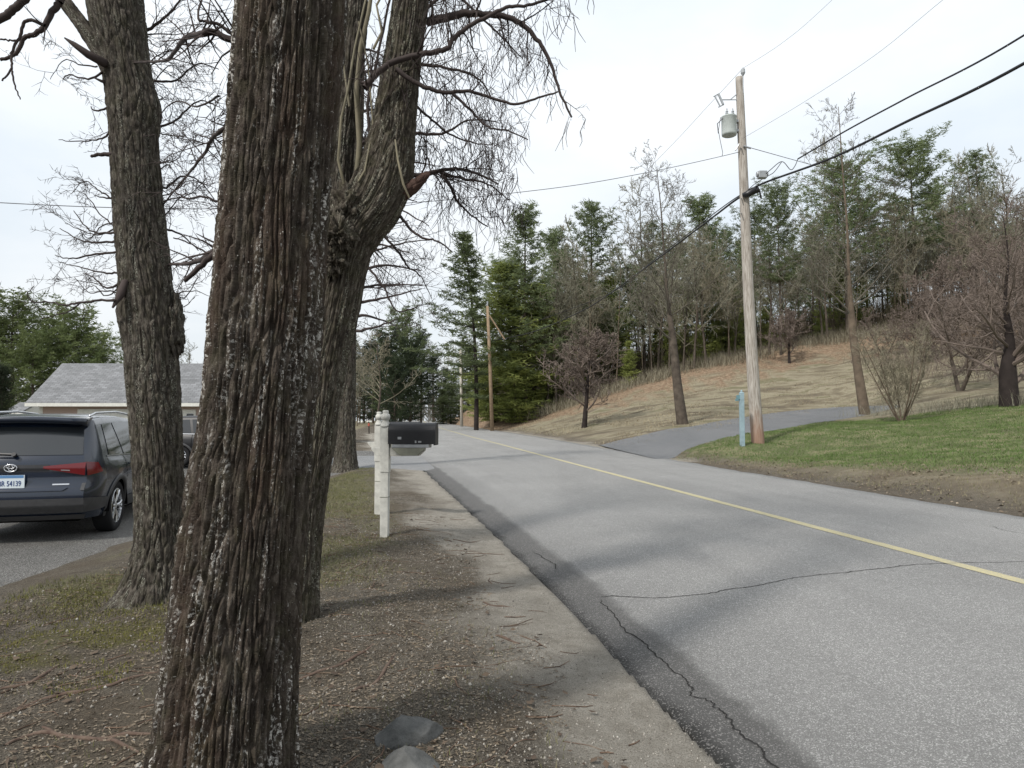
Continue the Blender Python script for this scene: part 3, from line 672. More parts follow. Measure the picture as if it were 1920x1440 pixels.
# --- tree C, leaning left
YC = 6.0
rowsC = [(1140, 222, 352), (1100, 236, 349), (1000, 256, 343), (850, 251, 338), (700, 240, 332), (560, 230, 322), (400, 216, 304), (280, 209, 294), (200, 203, 287), (110, 190, 277), (0, 165, 266), (-250, 140, 240), (-600, 110, 195)]
baseC = P(288, 1145, YC); baseC.z = H(baseC.x, baseC.y)
Ct = empty('roadside_tree', baseC, 'mossy-based tree beside the parked SUV, leaning away from the road', 'tree')
pc = pix_path(rowsC, YC)
trunk_mesh('trunk', pc, M['barkC'], Ct, 340, .012, .013, 9.3, flare=(.16, .32), fr=24, fl=4.2, burls=((2.5, 0.0, .04, .2), (4.25, 3.2, .05, .2)))
lump('burl', P(329, 620, 6.02), (.055, .10, .26), M['barkC'], Ct, 5, 5, .35, 2.2)
sb = pix_path([(135, 192, 226), (110, 180, 210), (70, 156, 184), (30, 130, 154), (-20, 92, 114), (-70, 60, 78)], YC - .05)
trunk_mesh('forked_stem', sb, M['barkC'], Ct, 60, .02, .008, 4.4, fr=40, fl=2.6)
R = random.Random(31); mb = MB(); eC = []
mb.tube([P(215, 128, 6.0), P(192, 116, 5.8), P(165, 102, 5.75), P(140, 84, 5.7), P(121, 71, 5.7)], [.040, .038, .032, .022, .006], 8)
mb.tube([P(225, 165, 6.0), P(205, 157, 5.9), P(190, 152, 5.85), P(177, 146, 5.85)], [.016, .015, .012, .006], 6)
limb(mb, [(214, 289), (192, 289), (171, 294)], 5.9, .022, .012, R, 1, ends=eC, density=.1, tl=.1)
mb.tube([P(250, 522, 6.0), P(234, 530, 5.8), P(226, 552, 5.75), P(211, 577, 5.7)], [.02, .030, .034, .008], 8)
limb(mb, [(216, 563), (190, 563), (150, 568), (122, 572), (90, 566), (62, 566), (52, 550), (64, 536)], 5.7, .012, .003, R, 2, ends=eC, density=.7, tl=.3)
limb(mb, [(150, 568), (128, 585), (105, 590), (75, 598)], 5.7, .007, .003, R, 2, ends=eC, density=.9, tl=.25)
for pts in ([(222, 435), (185, 437), (160, 425), (138, 395)], [(222, 452), (175, 455), (145, 447), (112, 428)], [(226, 472), (170, 478), (130, 485), (103, 478)],
            [(228, 510), (205, 512), (165, 505), (112, 492)], [(232, 528), (200, 540), (175, 520), (155, 512)], [(210, 240), (195, 258), (160, 265), (110, 262)],
            [(208, 200), (180, 208), (170, 200)], [(200, 130), (165, 148), (130, 140), (118, 150)], [(216, 370), (200, 372), (176, 366)]):
    limb(mb, pts, 5.9, .011, .003, R, 3, kids=(0, 3, 3), ends=eC, density=.8, tl=.32)
limb(mb, [(112, 5), (98, 22), (84, 48), (68, 62), (45, 72), (30, 100), (0, 112)], 5.2, .026, .012, R, 2, ends=eC, density=.3, tl=.3)
limb(mb, [(84, 48), (50, 38), (38, 66), (22, 100), (22, 128), (4, 152)], 5.1, .014, .006, R, 2, ends=eC, density=.2, tl=.2)
limb(mb, [(22, 128), (26, 155), (38, 186)], 5.1, .008, .004, R, 1, ends=eC, density=.2, tl=.15)
limb(mb, [(30, 76), (12, 75), (-10, 70)], 5.2, .008, .006, R, 1, ends=eC, density=.1, tl=.15)
limb(mb, [(60, -14), (30, 14), (0, 36), (-60, 70)], 5.0, .026, .03, R, 2, ends=eC, density=.1, tl=.3)
limb(mb, [(112, 5), (125, -30), (140, -80)], 5.2, .026, .03, R, 2, ends=eC, density=.1, tl=.3)
limb(mb, [(140, -80), (60, -14)], 5.1, .03, .026, R, 2, ends=eC, density=.1, tl=.3)
limb(mb, [(270, 60), (300, 40), (330, 10), (360, -40)], 6.4, .016, .006, R, 3, kids=(0, 3, 4), ends=eC, density=1.1, tl=.36)
limb(mb, [(298, 345), (312, 352), (345, 330), (380, 345), (405, 380)], 6.4, .012, .004, R, 3, kids=(0, 3, 3), ends=eC, density=1.0, tl=.35)
limb(mb, [(308, 430), (340, 440), (372, 470)], 6.4, .012, .004, R, 3, kids=(0, 3, 3), ends=eC, density=1.0, tl=.35)
limb(mb, [(320, 540), (345, 560), (372, 520)], 6.4, .008, .003, R, 2, ends=eC, density=.8, tl=.3)
limb(mb, [(290, 240), (330, 225), (370, 190), (410, 200)], 6.4, .012, .004, R, 3, kids=(0, 3, 3), ends=eC, density=1.0, tl=.35)
limb(mb, [(280, 150), (330, 150), (370, 120), (410, 130)], 6.6, .012, .004, R, 3, kids=(0, 3, 3), ends=eC, density=.9, tl=.35)
for k in range(26):
    y0 = R.uniform(60, 560); x0 = np.interp(y0, [0, 200, 400, 600], [255, 275, 295, 315]) - 15; sgn = 1 if k % 4 else -1
    if sgn < 0: x0 -= 70
    ln = R.uniform(60, 120); a = R.uniform(-50, 30)
    limb(mb, [(x0, y0), (x0 + sgn * ln * .35, y0 + a * .5 + R.uniform(-12, 12)), (x0 + sgn * ln * .7, y0 + a + R.uniform(-18, 10)), (x0 + sgn * ln, y0 + a * 1.2 + R.uniform(-25, 25))], 6.3 + R.uniform(0, .8), .008, .0025, R, 3, kids=(0, 4, 4), ends=eC, density=1.1, tl=.36, rmin=.0026, wig=.28)
tc_ = Vector(pc[-1][:3]); high_crown(mb, tc_ + Vector((0, 0, -.6)), R, 9, .9, 4.5, .06, eC)
mb.build('limbs', M['twig'], Ct, smooth=True)
# --- tree D, by the neighbour's driveway
YD = 20.6
rowsD = [(882, 620, 674), (868, 626, 669), (820, 629, 666), (700, 634, 667), (600, 640, 668), (480, 644, 672), (300, 652, 680), (100, 660, 684), (-100, 668, 686)]
baseD = P(648, 880, YD); baseD.z = H(baseD.x, baseD.y)
D = empty('roadside_tree', baseD, 'dark upright trunk standing where the verge meets the neighbour driveway', 'tree')
pd_ = pix_path(rowsD, YD); pd_[0] = (pd_[0][0], pd_[0][1], baseD.z - .05, pd_[0][3])
trunk_mesh('trunk', pd_, M['barkC'], D, 110, .05, .028, 3.3, flare=(.3, .12), fr=18, fl=1.5)
R = random.Random(44); mb = MB(); eD = []
for k in range(22):
    z = 1.0 - k / 22; py = 620 - 560 * (1 - z); a = 658 + R.uniform(-4, 4)
    sx_ = R.choice((1, 1, 1, -1)); L = R.uniform(70, 170)
    if py > 430 and sx_ > 0: L = min(L, 130)
    limb(mb, [(a, py), (a + sx_ * L * .4, py - R.uniform(-5, 30), R.uniform(-1, 1)), (a + sx_ * L, py + R.uniform(-30, 40), R.uniform(-2, 2))], YD, .06, .012, R, 3, kids=(0, 3, 4), ends=eD, density=.30, tl=1.3, up=-.03, rmin=.007)
mb.build('crown', M['twig'], D, smooth=True)

# ------------------------------------------------------------------ bare tree and pine prototypes (real size, origin at base)
def bare_proto(H_, r, R, trunk_frac, spread, nl, kids, lvl=3, up=.12, wig=.16, rmin=.012, start=.3, bend=.15, multi=1):
    tr = MB(); cr_ = MB()
    o = dict(kids=kids, up=up, wig=wig, ends=[], rmin=rmin)
    for q in range(multi):
        p = Vector((0, 0, -.2)); d = Vector((R.uniform(-bend, bend), R.uniform(-bend, bend), 1)).normalized()
        if multi > 1: a = 2 * math.pi * q / multi + R.random(); d = Vector((math.cos(a) * .55, math.sin(a) * .55, 1)).normalized()
        n = 12; pts = [p]; rad = [r * 1.25]; Lt = H_ * trunk_frac
        for i in range(n):
            d = (d + rv(R) * .06 + Vector((0, 0, .05))).normalized(); p = p + d * (Lt / n); pts.append(p); rad.append(r * (1 - .85 * (i + 1) / n) + .008)
        tr.tube(pts, rad, 7)
        for j in range(nl):
            t = start + (1 - start) * (j + R.random()) / nl; f = min(t, .999) * n; i = int(f); b = pts[i].lerp(pts[i + 1], f - i)
            a = R.uniform(0, 2 * math.pi); k = 1 - .55 * (t - start) / (1 - start)
            dd = Vector((math.cos(a) * spread, math.sin(a) * spread, R.uniform(.4, 1.0)))
            grow(cr_, b, dd, H_ * .33 * k * R.uniform(.7, 1.2), rad[i] * .5, lvl - 1, R, o)
    return tr, cr_
def pine_proto(H_, r, R, crown0, width, step=.62, droop=.0, clumps=8, blades=19, blen=.40, shape=1.0, lean=.0, one=0, jag=.5):
    """needle crown built from small blades in layered sprays along whorled branches"""
    tr = MB(); n = 12; pts = []; rad = []
    for i in range(n + 1):
        t = i / n; pts.append(Vector((lean * t * t * H_ + math.sin(t * 5) * .06, math.cos(t * 4) * .06, t * H_ - .2 * (1 - t)))); rad.append(r * (1 - .93 * t) + .01)
    tr.tube(pts, rad, 7); V = []
    z = crown0 * H_
    while z < H_ * .985:
        t = (z - crown0 * H_) / (H_ * (1 - crown0)); prof = (1 - t) ** (.52 * shape) * (min(1, .55 + t * 3.0)) * (1 + .22 * math.sin(z * 1.7 + width * 9))
        nb = R.randint(4, 6); a0 = R.random() * 6.28; f = z / H_ * n; i = min(int(f), n - 1); c = pts[i].lerp(pts[i + 1], f - i)
        for b in range(nb):
            a = a0 + b * 2 * math.pi / nb + R.uniform(-.3, .3); L = width * prof * R.uniform(1 - jag, 1 + jag * .6)
            if one: L *= 1 + .45 * math.cos(a - one)
            if R.random() < .12: continue
            L = max(L, .35); el = lerp(.1, .9, t) - droop; d = Vector((math.cos(a), math.sin(a), el)).normalized()
            q = [c, c + d * L * .5, c + d * L + Vector((0, 0, L * .10 - droop * L * .3))]
            tr.tube(q, [.028 * (1 - t) + .012, .016, .006], 3)
            nc_ = max(2, int(clumps * (.35 + L / width)))
            for k in range(nc_):
                s = (k + R.random()) / nc_; s = .22 + .78 * s; bp = q[0].lerp(q[1], s * 2) if s < .5 else q[1].lerp(q[2], s * 2 - 1)
                sw = L * .30 * (1.15 - s); off = Vector((-d.y, d.x, 0)) * R.uniform(-1, 1) * sw + Vector((0, 0, R.uniform(-.06, .10)))
                cc = bp + off; cs_ = R.uniform(.7, 1.25)
                for m_ in range(blades):
                    e = rv(R); e.z = e.z * .55 + .12; e = e.normalized() * blen * R.uniform(.6, 1.2) * cs_
                    o_ = Vector((R.gauss(0, .17), R.gauss(0, .17), R.gauss(0, .06))) * cs_
                    sd_ = e.cross(rv(R)).normalized() * blen * .10
                    b_ = cc + o_; V += [b_ - sd_, b_ + sd_, b_ + e]
        z += step * R.uniform(.7, 1.3) * (1 - .35 * t)
    V = np.array([tuple(v) for v in V]); Fc = np.arange(len(V)).reshape(-1, 3)
    return tr, V, Fc
PROTO = {}
def reg(name, tr, cr_, tmat, cmat, V=None, Fc=None, tname='trunk', cname='crown'):
    a = tr.build(tname, tmat, smooth=True)
    b = cr_.build(cname, cmat) if V is None else npmesh(cname, V, Fc, cmat)
    PROTO[name] = (a.data, b.data); 
    for o in (a, b): bpy.data.objects.remove(o)
def plant(kind, objname, loc, label, cat, group=None, s=1.0, sz=None, rz=0, tmat=None, cmat=None, tilt=(0, 0), names=('trunk', 'crown')):
    e = empty(objname, loc, label, cat, group, rz); e.scale = (s, s, sz or s); e.rotation_euler.x = tilt[0]; e.rotation_euler.y = tilt[1]
    for dta, nm, mt in zip(PROTO[kind], names, (tmat, cmat)):
        o = bpy.data.objects.new(nm, dta); SC.collection.objects.link(o); o.parent = e
        if mt:
            o.material_slots[0].link = 'OBJECT'; o.material_slots[0].material = mt
    return e
R = random.Random(77)
reg('p1', *(lambda q: (q[0], None, M['trunk_far'], M['pine'], q[1], q[2]))(pine_proto(18, .22, R, .22, 4.6, step=.72)))
reg('p2', *(lambda q: (q[0], None, M['trunk_far'], M['pine'], q[1], q[2]))(pine_proto(18, .22, R, .32, 5.0, step=.78, shape=.8)))
reg('p3', *(lambda q: (q[0], None, M['trunk_far'], M['pine'], q[1], q[2]))(pine_proto(18, .20, R, .46, 5.3, step=.68, shape=.6, clumps=10)))
reg('p4', *(lambda q: (q[0], None, M['trunk_black'], M['pine_bright'], q[1], q[2]))(pine_proto(16, .2, R, .18, 3.3, step=.8, droop=.16, one=math.pi, jag=.5, lean=-.06)))
reg('hem', *(lambda q: (q[0], None, M['trunk_far'], M['pine_bright'], q[1], q[2]))(pine_proto(9, .10, R, .05, 2.0, step=.42, droop=.10, clumps=7, blades=13, blen=.34, jag=.5)))
reg('bush', *(lambda q: (q[0], None, M['trunk_far'], M['pine'], q[1], q[2]))(pine_proto(9, .2, R, .08, 4.2, step=.5, droop=-.1, clumps=9, blades=16, shape=.5)))
reg('t1', *bare_proto(15, .12, R, .95, .6, 16, (0, 4, 4, 4), lvl=4, up=.12, start=.3, rmin=.023), M['trunk_far'], M['twig_grey'])
reg('t2', *bare_proto(15, .15, R, .85, .8, 16, (0, 4, 4, 4), lvl=4, up=.09, start=.3, rmin=.023), M['trunk_far'], M['twig_grey'])
reg('t3', *bare_proto(13, .07, R, .98, .45, 14, (0, 4, 4, 3), lvl=4, up=.16, start=.3, rmin=.021), M['trunk_brown'], M['twig_grey'])
reg('t4', *bare_proto(8, .12, R, .70, .62, 22, (0, 5, 5, 5), lvl=4, up=.17, start=.20, rmin=.021), M['trunk_black'], M['twig_red'])
reg('t5', *bare_proto(6, .04, R, .85, .5, 12, (0, 4, 4, 4), lvl=4, up=.13, start=.12, rmin=.009, multi=7), M['trunk_brown'], M['twig_tan'])
reg('t6', *bare_proto(9, .10, R, .8, .9, 20, (0, 5, 5, 4), lvl=4, up=.07, start=.12, rmin=.019, multi=2), M['trunk_far'], M['twig_red'])
def gp(px, py, Y): q = P(px, py, Y); return Vector((q.x, q.y, H(q.x, q.y) - .03))
def hgt(py_top, Y, loc): return P(960, py_top, Y).z - loc.z
# prominent pines on the ridge: (px base, top py, Y, proto, label, width factor, material)
def pine(px, ty, Y, k, label, h0=18, wf=1.0, mat=None, cat='pine tree', group='tall pines on the wooded slope', rz=None, tmat=None, name='pine_tree'):
    Y -= 7 if group == 'tall pines on the wooded slope' else (4 if group == 'half-hidden pines in the wood' and Y > 84 else 0)
    l = gp(px, 760, Y); h = hgt(ty, Y, l); return plant(k, name, l, label, cat, group, s=wf * h / h0, sz=h / h0, rz=RN.uniform(0, 6.28) if rz is None else rz, cmat=mat, tmat=tmat)
pine(893, 436, 76, 'p4', 'pine leaning over the road with long drooping layered boughs and bare dark trunk', 16, 1.0, rz=.2, mat=M['pine'])
pine(985, 388, 82, 'p1', 'tall full pine just behind the bright green saplings', 18, .95)
pine(1112, 386, 88, 'p2', 'open ragged pine above the round maroon ornamental tree', 18, 1.0)
pine(1318, 368, 90, 'p1', 'broad dense pine next to the transformer pole on its road-junction side', 18, 1.15)
pine(1466, 360, 82, 'p3', 'small-headed yellowish pine on a thin bare trunk just beyond the transformer pole', 18, .75, mat=M['pine'])
pine(1592, 316, 88, 'p3', 'pine topped by the bare fork of the tall leaning driveway tree', 18, 1.15)
pine(1722, 279, 88, 'p3', 'tallest pine of the ridge with a full rounded head', 18, 1.15)
pine(1846, 288, 92, 'p2', 'thin greyish pine mixed with bare branches at the ridge end', 18, .7)
pine(1420, 400, 100, 'p3', 'dim pine partly hidden behind the transformer pole', 18, 1.0)
pine(1230, 420, 98, 'p2', 'thin pine behind the bare tree at the driveway mouth', 18, .8)
for i, (px, ty, Y) in enumerate(((1050, 470, 96), (1180, 500, 86), (1270, 470, 100), (1370, 520, 96), (1530, 420, 104), (1660, 430, 100), (1790, 400, 102), (1900, 420, 104), (1980, 300, 90), (2060, 330, 84), (940, 500, 96), (1040, 430, 104), (1090, 520, 92), (1220, 480, 92), (1350, 440, 100), (1400, 470, 92), (1500, 470, 96), (1560, 400, 100), (1630, 380, 96), (1700, 380, 106), (1760, 350, 104), (1830, 400, 96), (1140, 590, 78), (1345, 590, 82), (1310, 610, 78), (1370, 600, 84), (1180, 640, 76), (1440, 560, 88), (1260, 600, 86), (1060, 610, 80), (1100, 560, 84), (1150, 520, 86), (1290, 540, 84), (1390, 560, 86), (1470, 600, 86), (1540, 560, 88), (1620, 520, 90), (1690, 500, 90), (1340, 480, 88), (1240, 520, 90), (1580, 480, 92))):
    pine(px, ty, Y, ('p1', 'p2', 'p3', 'p1')[i % 4] if i < 23 else 'hem', 'half-hidden green pine among the bare ridge trees', 18 if i < 23 else 9, 1.0 if i < 23 else 1.1, group='half-hidden pines in the wood')
# bright young evergreens beside the second pole
for i, (px, ty, Y, l) in enumerate(((955, 500, 70, 'tallest bright green young pine right of the roadside pole'), (1000, 535, 71, 'bright green young pine with pale stems, second from the road'),
        (1035, 590, 74, 'bright young pine beside the round maroon tree'), (925, 640, 72, 'small bright pine crowding the wooden pole base'), (965, 660, 68, 'low bright green pine at the front of the young pines'),
        (905, 690, 92, 'low olive pine between the two far roadside poles'), (846, 705, 112, 'bushy green pine beside the farthest pole'), (880, 650, 106, 'dark green young pine behind the farthest pole'), (830, 730, 108, 'lowest green pine at the road bend'))):
    pine(px, ty, Y + 6, 'hem', l, 9, 1.7, group='bright young evergreens by the road', rz=i * 1.3, mat=M['pine_bright'] if i < 6 else M['pine'])
# dark evergreens on the far side of the road bend
for i, (px, ty, Y, l) in enumerate(((752, 600, 112, 'tallest dark evergreen at the far road bend'), (790, 622, 120, 'slender dark evergreen nearest the road gap'), (725, 640, 104, 'dark evergreen behind the pale bare tree'), (812, 668, 135, 'dark evergreen closing the view down the road'), (770, 650, 105, 'dark evergreen above the black mailbox'), (700, 640, 118, 'deepest dark evergreen behind the dark upright trunk'), (740, 680, 95, 'low dark evergreen above the mailbox post'), (835, 690, 150, 'small far evergreen beyond the road crest'), (682, 660, 120, 'dim evergreen beyond the white stones'))):
    pine(px, ty, Y, ('bush', 'p1')[i % 2], l, (9, 18)[i % 2], (.8, 1.2)[i % 2], mat=M['pine_dark'] if i else M['pine'], group='dark evergreens at the road bend')
M['pine_left'] = leafmat('needles_yellow_green', (.115, .15, .058), (.19, .23, .095))
# left background evergreens
for i, (px, ty, Y, wf, l) in enumerate(((20, 578, 58, 1.0, 'broad green pine crown beyond the garage roof, at the picture edge'), (95, 606, 62, .9, 'green pine peeking between the two broad crowns'), (140, 598, 60, .95, 'broad green pine with its crown ending above the garage roof'), (60, 640, 56, .8, 'lower green pine in front of the broad pine crowns'), (-60, 560, 60, 1.1, 'green pine crown cut by the picture edge'), (178, 640, 64, .7, 'small pine at the end of the green crowns'))):
    pine(px, ty, Y, 'bush', l, 9, wf, group='green pines beyond the garage', mat=M['pine_left'])
pine(238, 615, 70, 'p1', 'lone thin pine poking above the garage roof beside the leaning trunk', 18, .8, mat=M['pine'], group='green pines beyond the garage')
for px, ty, Y in ((355, 625, 75), (225, 640, 78), (395, 640, 80), (190, 650, 85)):
    l = gp(px, 780, Y); plant('t2', 'bare_tree', l, 'faint bare tree beyond the garage roof', 'bare tree', 'bare trees beyond the garage', s=hgt(ty, Y, l) / 15, rz=px)
# arborvitae at picture edge
q = pine_proto(5, .08, random.Random(3), .02, .9, step=.2, droop=-.5, clumps=9, blades=16, blen=.14, shape=.5, jag=.1)
reg('arb', q[0], None, M['trunk_far'], M['pine_dark'], q[1], q[2])
l = gp(2, 790, 30); plant('arb', 'conical_evergreen', l, 'dark clipped evergreen at the picture edge behind the SUV', 'shrub', s=hgt(692, 30, l) / 5, cmat=M['pine_dark'])
# trees standing on the grass
def lean_tree(name, pix, rads, Y, label, tmat, lmat, R, limbs, bz=None, extra=None):
    pts = [P(a, b, Y) for a, b in pix]; loc = Vector((pts[0].x, pts[0].y, H(pts[0].x, pts[0].y) - .03)); e = empty(name, loc, label, 'bare tree'); pts[0].z = loc.z - .05
    C = [Vector(c) for c in cat_rom([tuple(p) for p in pts], 5)]; rr_ = np.interp(np.linspace(0, 1, len(C)), np.linspace(0, 1, len(rads)), rads)
    tr = MB(); tr.tube(C, list(rr_), 10); tr.build('trunk', tmat, e, smooth=True); cb = MB()
    limbs(cb, C, rr_, R); cb.build('crown', lmat, e); return e
def auto_limbs(lo, n, L, spread, up=.1, kids=(0, 4, 4, 4), lvl=2, rmin=.010, wig=.17, lowf=1.0):
    def f(cb, C, rr_, R):
        o = dict(kids=kids, up=up, wig=wig, ends=[], rmin=rmin); m = len(C)
        for j in range(n):
            t = lo + (1 - lo) * (j + R.random()) / n; i = min(int(t * (m - 1)), m - 2); a = R.uniform(0, 6.28); k = 1 - .6 * (t - lo) / (1 - lo)
            grow(cb, C[i], Vector((math.cos(a) * spread, math.sin(a) * spread, R.uniform(.3, 1.1))), L * k * R.uniform(.6, 1.2), rr_[i] * .30 + .006, lvl, R, o)
    return f
lean_tree('bare_tree', [(1280, 797), (1270, 720), (1262, 640), (1252, 560), (1245, 470), (1240, 400), (1232, 320)], [.36, .27, .22, .09, .06, .04, .015], 42.5,
          'tall bare tree with dark trunk at the driveway mouth', M['trunk_far'], M['twig_mid'], random.Random(3), auto_limbs(.34, 30, 4.4, .8, .10, lvl=3, rmin=.0125))
lean_tree('bare_tree', [(1622, 777), (1608, 690), (1598, 610), (1592, 520), (1588, 420), (1580, 320), (1572, 200)], [.30, .22, .21, .09, .06, .04, .015], 38.5,
          'tall leaning bare tree with knobby trunk top at the lawn corner', M['trunk_brown'], M['twig_mid'], random.Random(9), auto_limbs(.36, 34, 4.2, .75, .10, lvl=3, rmin=.012))
lean_tree('bare_tree', [(1893, 757), (1890, 700), (1893, 640), (1885, 560), (1890, 480), (1880, 400)], [.42, .34, .20, .08, .04, .015], 30.5,
          'black-trunked spreading tree at the back corner of the lawn', M['trunk_black'], M['twig_red'], random.Random(15), auto_limbs(.12, 34, 4.4, 1.0, .08, kids=(0, 5, 4, 4), lvl=3, rmin=.013))
def place(kind, name, px, py, ty, Y, label, cat, h0, group=None, wf=1.0, rz=0, **kw):
    l = gp(px, py, Y); h = hgt(ty, Y, l); return plant(kind, name, l, label, cat, group, s=wf * h / h0, sz=h / h0, rz=rz, **kw)
place('t4', 'ornamental_tree', 1095, 801, 590, 51, 'round maroon-twigged ornamental tree standing alone beside the road', 'bare tree', 7.2, wf=1.45, rz=1)
place('t4', 'ornamental_tree', 1480, 681, 560, 71, 'small reddish bare tree alone in the upper field', 'bare tree', 7.2, wf=1.3, rz=2)
place('t5', 'ornamental_tree', 1690, 789, 585, 31, 'multi-stemmed vase-shaped bare shrub in a mulch bed on the lawn edge', 'bare tree', 6.0, wf=1.0, rz=.4)
place('t6', 'bare_tree', 1800, 720, 430, 46, 'reddish-brown bare tree filling the gap behind the black-trunked tree', 'bare tree', 8.6, wf=1.0, rz=1)
place('t6', 'bare_tree', 1960, 760, 420, 38, 'reddish-brown bare tree at the picture edge behind the lawn', 'bare tree', 8.6, wf=.9, rz=3)
for i, (px, ty, Y) in enumerate(((1730, 500, 60), (1860, 430, 62), (1660, 560, 66), (1910, 470, 55), (1790, 470, 68), (1990, 440, 60))):
    place('t6', 'bare_tree', px, 700, ty, Y, 'reddish bare tree in the brush bordering the field', 'bare tree', 8.6, 'reddish bare trees bordering the field', wf=1.15, rz=i)
place('t2', 'bare_tree', 706, 785, 612, 62, 'pale grey many-branched bare tree behind the mailboxes', 'bare tree', 15, wf=1.3, rz=2, cmat=M['twig_tan'])
place('t2', 'bare_tree', 862, 770, 600, 170, 'far bare tree filling the sky gap above the road', 'bare tree', 15, wf=1.4, rz=1)
place('t2', 'bare_tree', 815, 770, 640, 180, 'farthest bare tree beyond the road crest', 'bare tree', 15, wf=1.4, rz=4)
for px, ty, Y in ((1210, 330, 84), (1580, 250, 96), (1830, 268, 84), (1900, 262, 88), (1790, 300, 90), (1090, 400, 84)):
    place('t2', 'bare_tree', px, 700, ty, Y, 'tall bare grey tree rising above the ridge pines', 'bare tree', 15, 'tall bare trees above the ridge pines', wf=.9, rz=px)
# the wood: thin bare trees that nothing tells apart
RW = random.Random(100); cnt = 0
for k in range(235):
    px = RW.uniform(890, 2150); lx = 0
    Y = RW.uniform(0, 1) ** 1.5 * 44 + 2
    q = P(px, 700, 70); ux = q.x / q.y; yl = float(np.interp(ux * 74, [-20, -4, 2, 8, 12.5, 21, 31, 40, 46, 60], [92, 82, 75, 70, 70, 71, 76, 76, 74, 72])) + Y
    x = ux * yl; l = Vector((x, yl, H(x, yl) - .05))
    if x < float(Rf(yl)) + 4: continue
    kind = RW.choice(('t1', 't3', 't3', 't3', 't2')); h = RW.uniform(9, 16)
    tymax = np.interp(px, [890, 1000, 1200, 1400, 1600, 1900, 2100], [560, 480, 440, 430, 400, 360, 360])
    h = min(h, P(960, tymax, yl).z - l.z); h = max(h, 5)
    plant(kind, 'woodland_tree', l, 'thin bare tree packed in the wood along the slope', 'bare tree', 'bare trees packed in the wood', s=h / 15, sz=h / 14, rz=RW.uniform(0, 6.28), cmat=M['twig_grey'] if RW.random() < .7 else M['twig_tan'])
    cnt += 1
# far side of the road, left
for k in range(34):
    Y = RW.uniform(88, 135); px = RW.uniform(640, 815); q = P(px, 760, Y)
    if q.x > float(Lf(Y)) - 3: continue
    l = Vector((q.x, q.y, H(q.x, q.y) - .05)); h = RW.uniform(8, 13)
    plant(RW.choice(('t1', 't3')), 'woodland_tree', l, 'bare dim trunk among the dark evergreens at the road bend', 'bare tree', 'bare trunks at the road bend', s=h / 15, rz=RW.uniform(0, 6))
# low brush and far wood as masses
def brush_mass(name, pts, mat, R, hmin, hmax, n, wid=.02):
    V = []; 
    for (x, y) in pts:
        z = H(x, y)
        for _ in range(n):
            a = R.uniform(0, 6.28); l = R.uniform(hmin, hmax); b = Vector((x + R.gauss(0, .5), y + R.gauss(0, .5), z - .05)); e = b + Vector((math.cos(a) * l * R.uniform(.1, .9), math.sin(a) * l * .5, l))
            s = Vector((math.cos(a + 1.57), math.sin(a + 1.57), 0)) * wid; V += [tuple(b - s), tuple(b + s), tuple(e)]
            mid = b.lerp(e, .5); a2 = a + R.uniform(-1.5, 1.5); e2 = mid + Vector((math.cos(a2) * l * .3, math.sin(a2) * l * .3, l * .3)); V += [tuple(mid - s * .6), tuple(mid + s * .6), tuple(e2)]
    V = np.array(V); o = npmesh(name, V, np.arange(len(V)).reshape(-1, 3), mat); return tag(o, None, None, None, 'stuff')
pts = []
for k in range(1700):
    x = RW.uniform(-8, 62); yl = float(np.interp(x, [-20, -4, 2, 8, 12.5, 21, 31, 40, 46, 60], [108, 84, 73, 70, 70, 71, 76, 75, 70, 64])) + abs(RW.gauss(0, 5))
    if x > float(Rf(yl)) + 2.5: pts.append((x, yl))
tag(brush_mass('undergrowth', pts, M['twig_tan'], RW, .3, 1.7, 8), 'low tan brush along the foot of the wood', 'undergrowth')
pts = []
for k in range(1500):
    x = RW.uniform(-6, 75); yl = float(np.interp(x, [-20, -4, 2, 8, 12.5, 21, 31, 40, 46, 60], [108, 90, 82, 78, 78, 80, 84, 84, 78, 72])) + RW.uniform(0, 34)
    if x > float(Rf(yl)) + 3.5: pts.append((x, yl))
tag(brush_mass('thicket', pts, leafmat('thicket_olive_brown', (.075, .07, .045), (.14, .115, .085)), RW, 1.5, 5.5, 8, .05), 'dim olive-brown thicket between the trunks of the wood', 'thicket')
pts = []
for k in range(260):
    x = RW.uniform(31, 50); y = RW.uniform(46, 66); pts.append((x, y))
tag(brush_mass('brush', pts, M['twig_red'], RW, .5, 2.2, 10, .014), 'reddish brush between the field and the black-trunked tree', 'undergrowth')
pts = [(P(px, 760, 31 + (1890 - px) * .02).x + RW.gauss(0, .3), 31.5 + (1890 - px) * .02 + RW.gauss(0, .8)) for px in [RW.uniform(1640, 2000) for _ in range(110)]]
tag(brush_mass('weeds', pts, M['twig_grey'], RW, .3, .9, 12, .008), 'grey dry weeds behind the lawn edge', 'weeds')
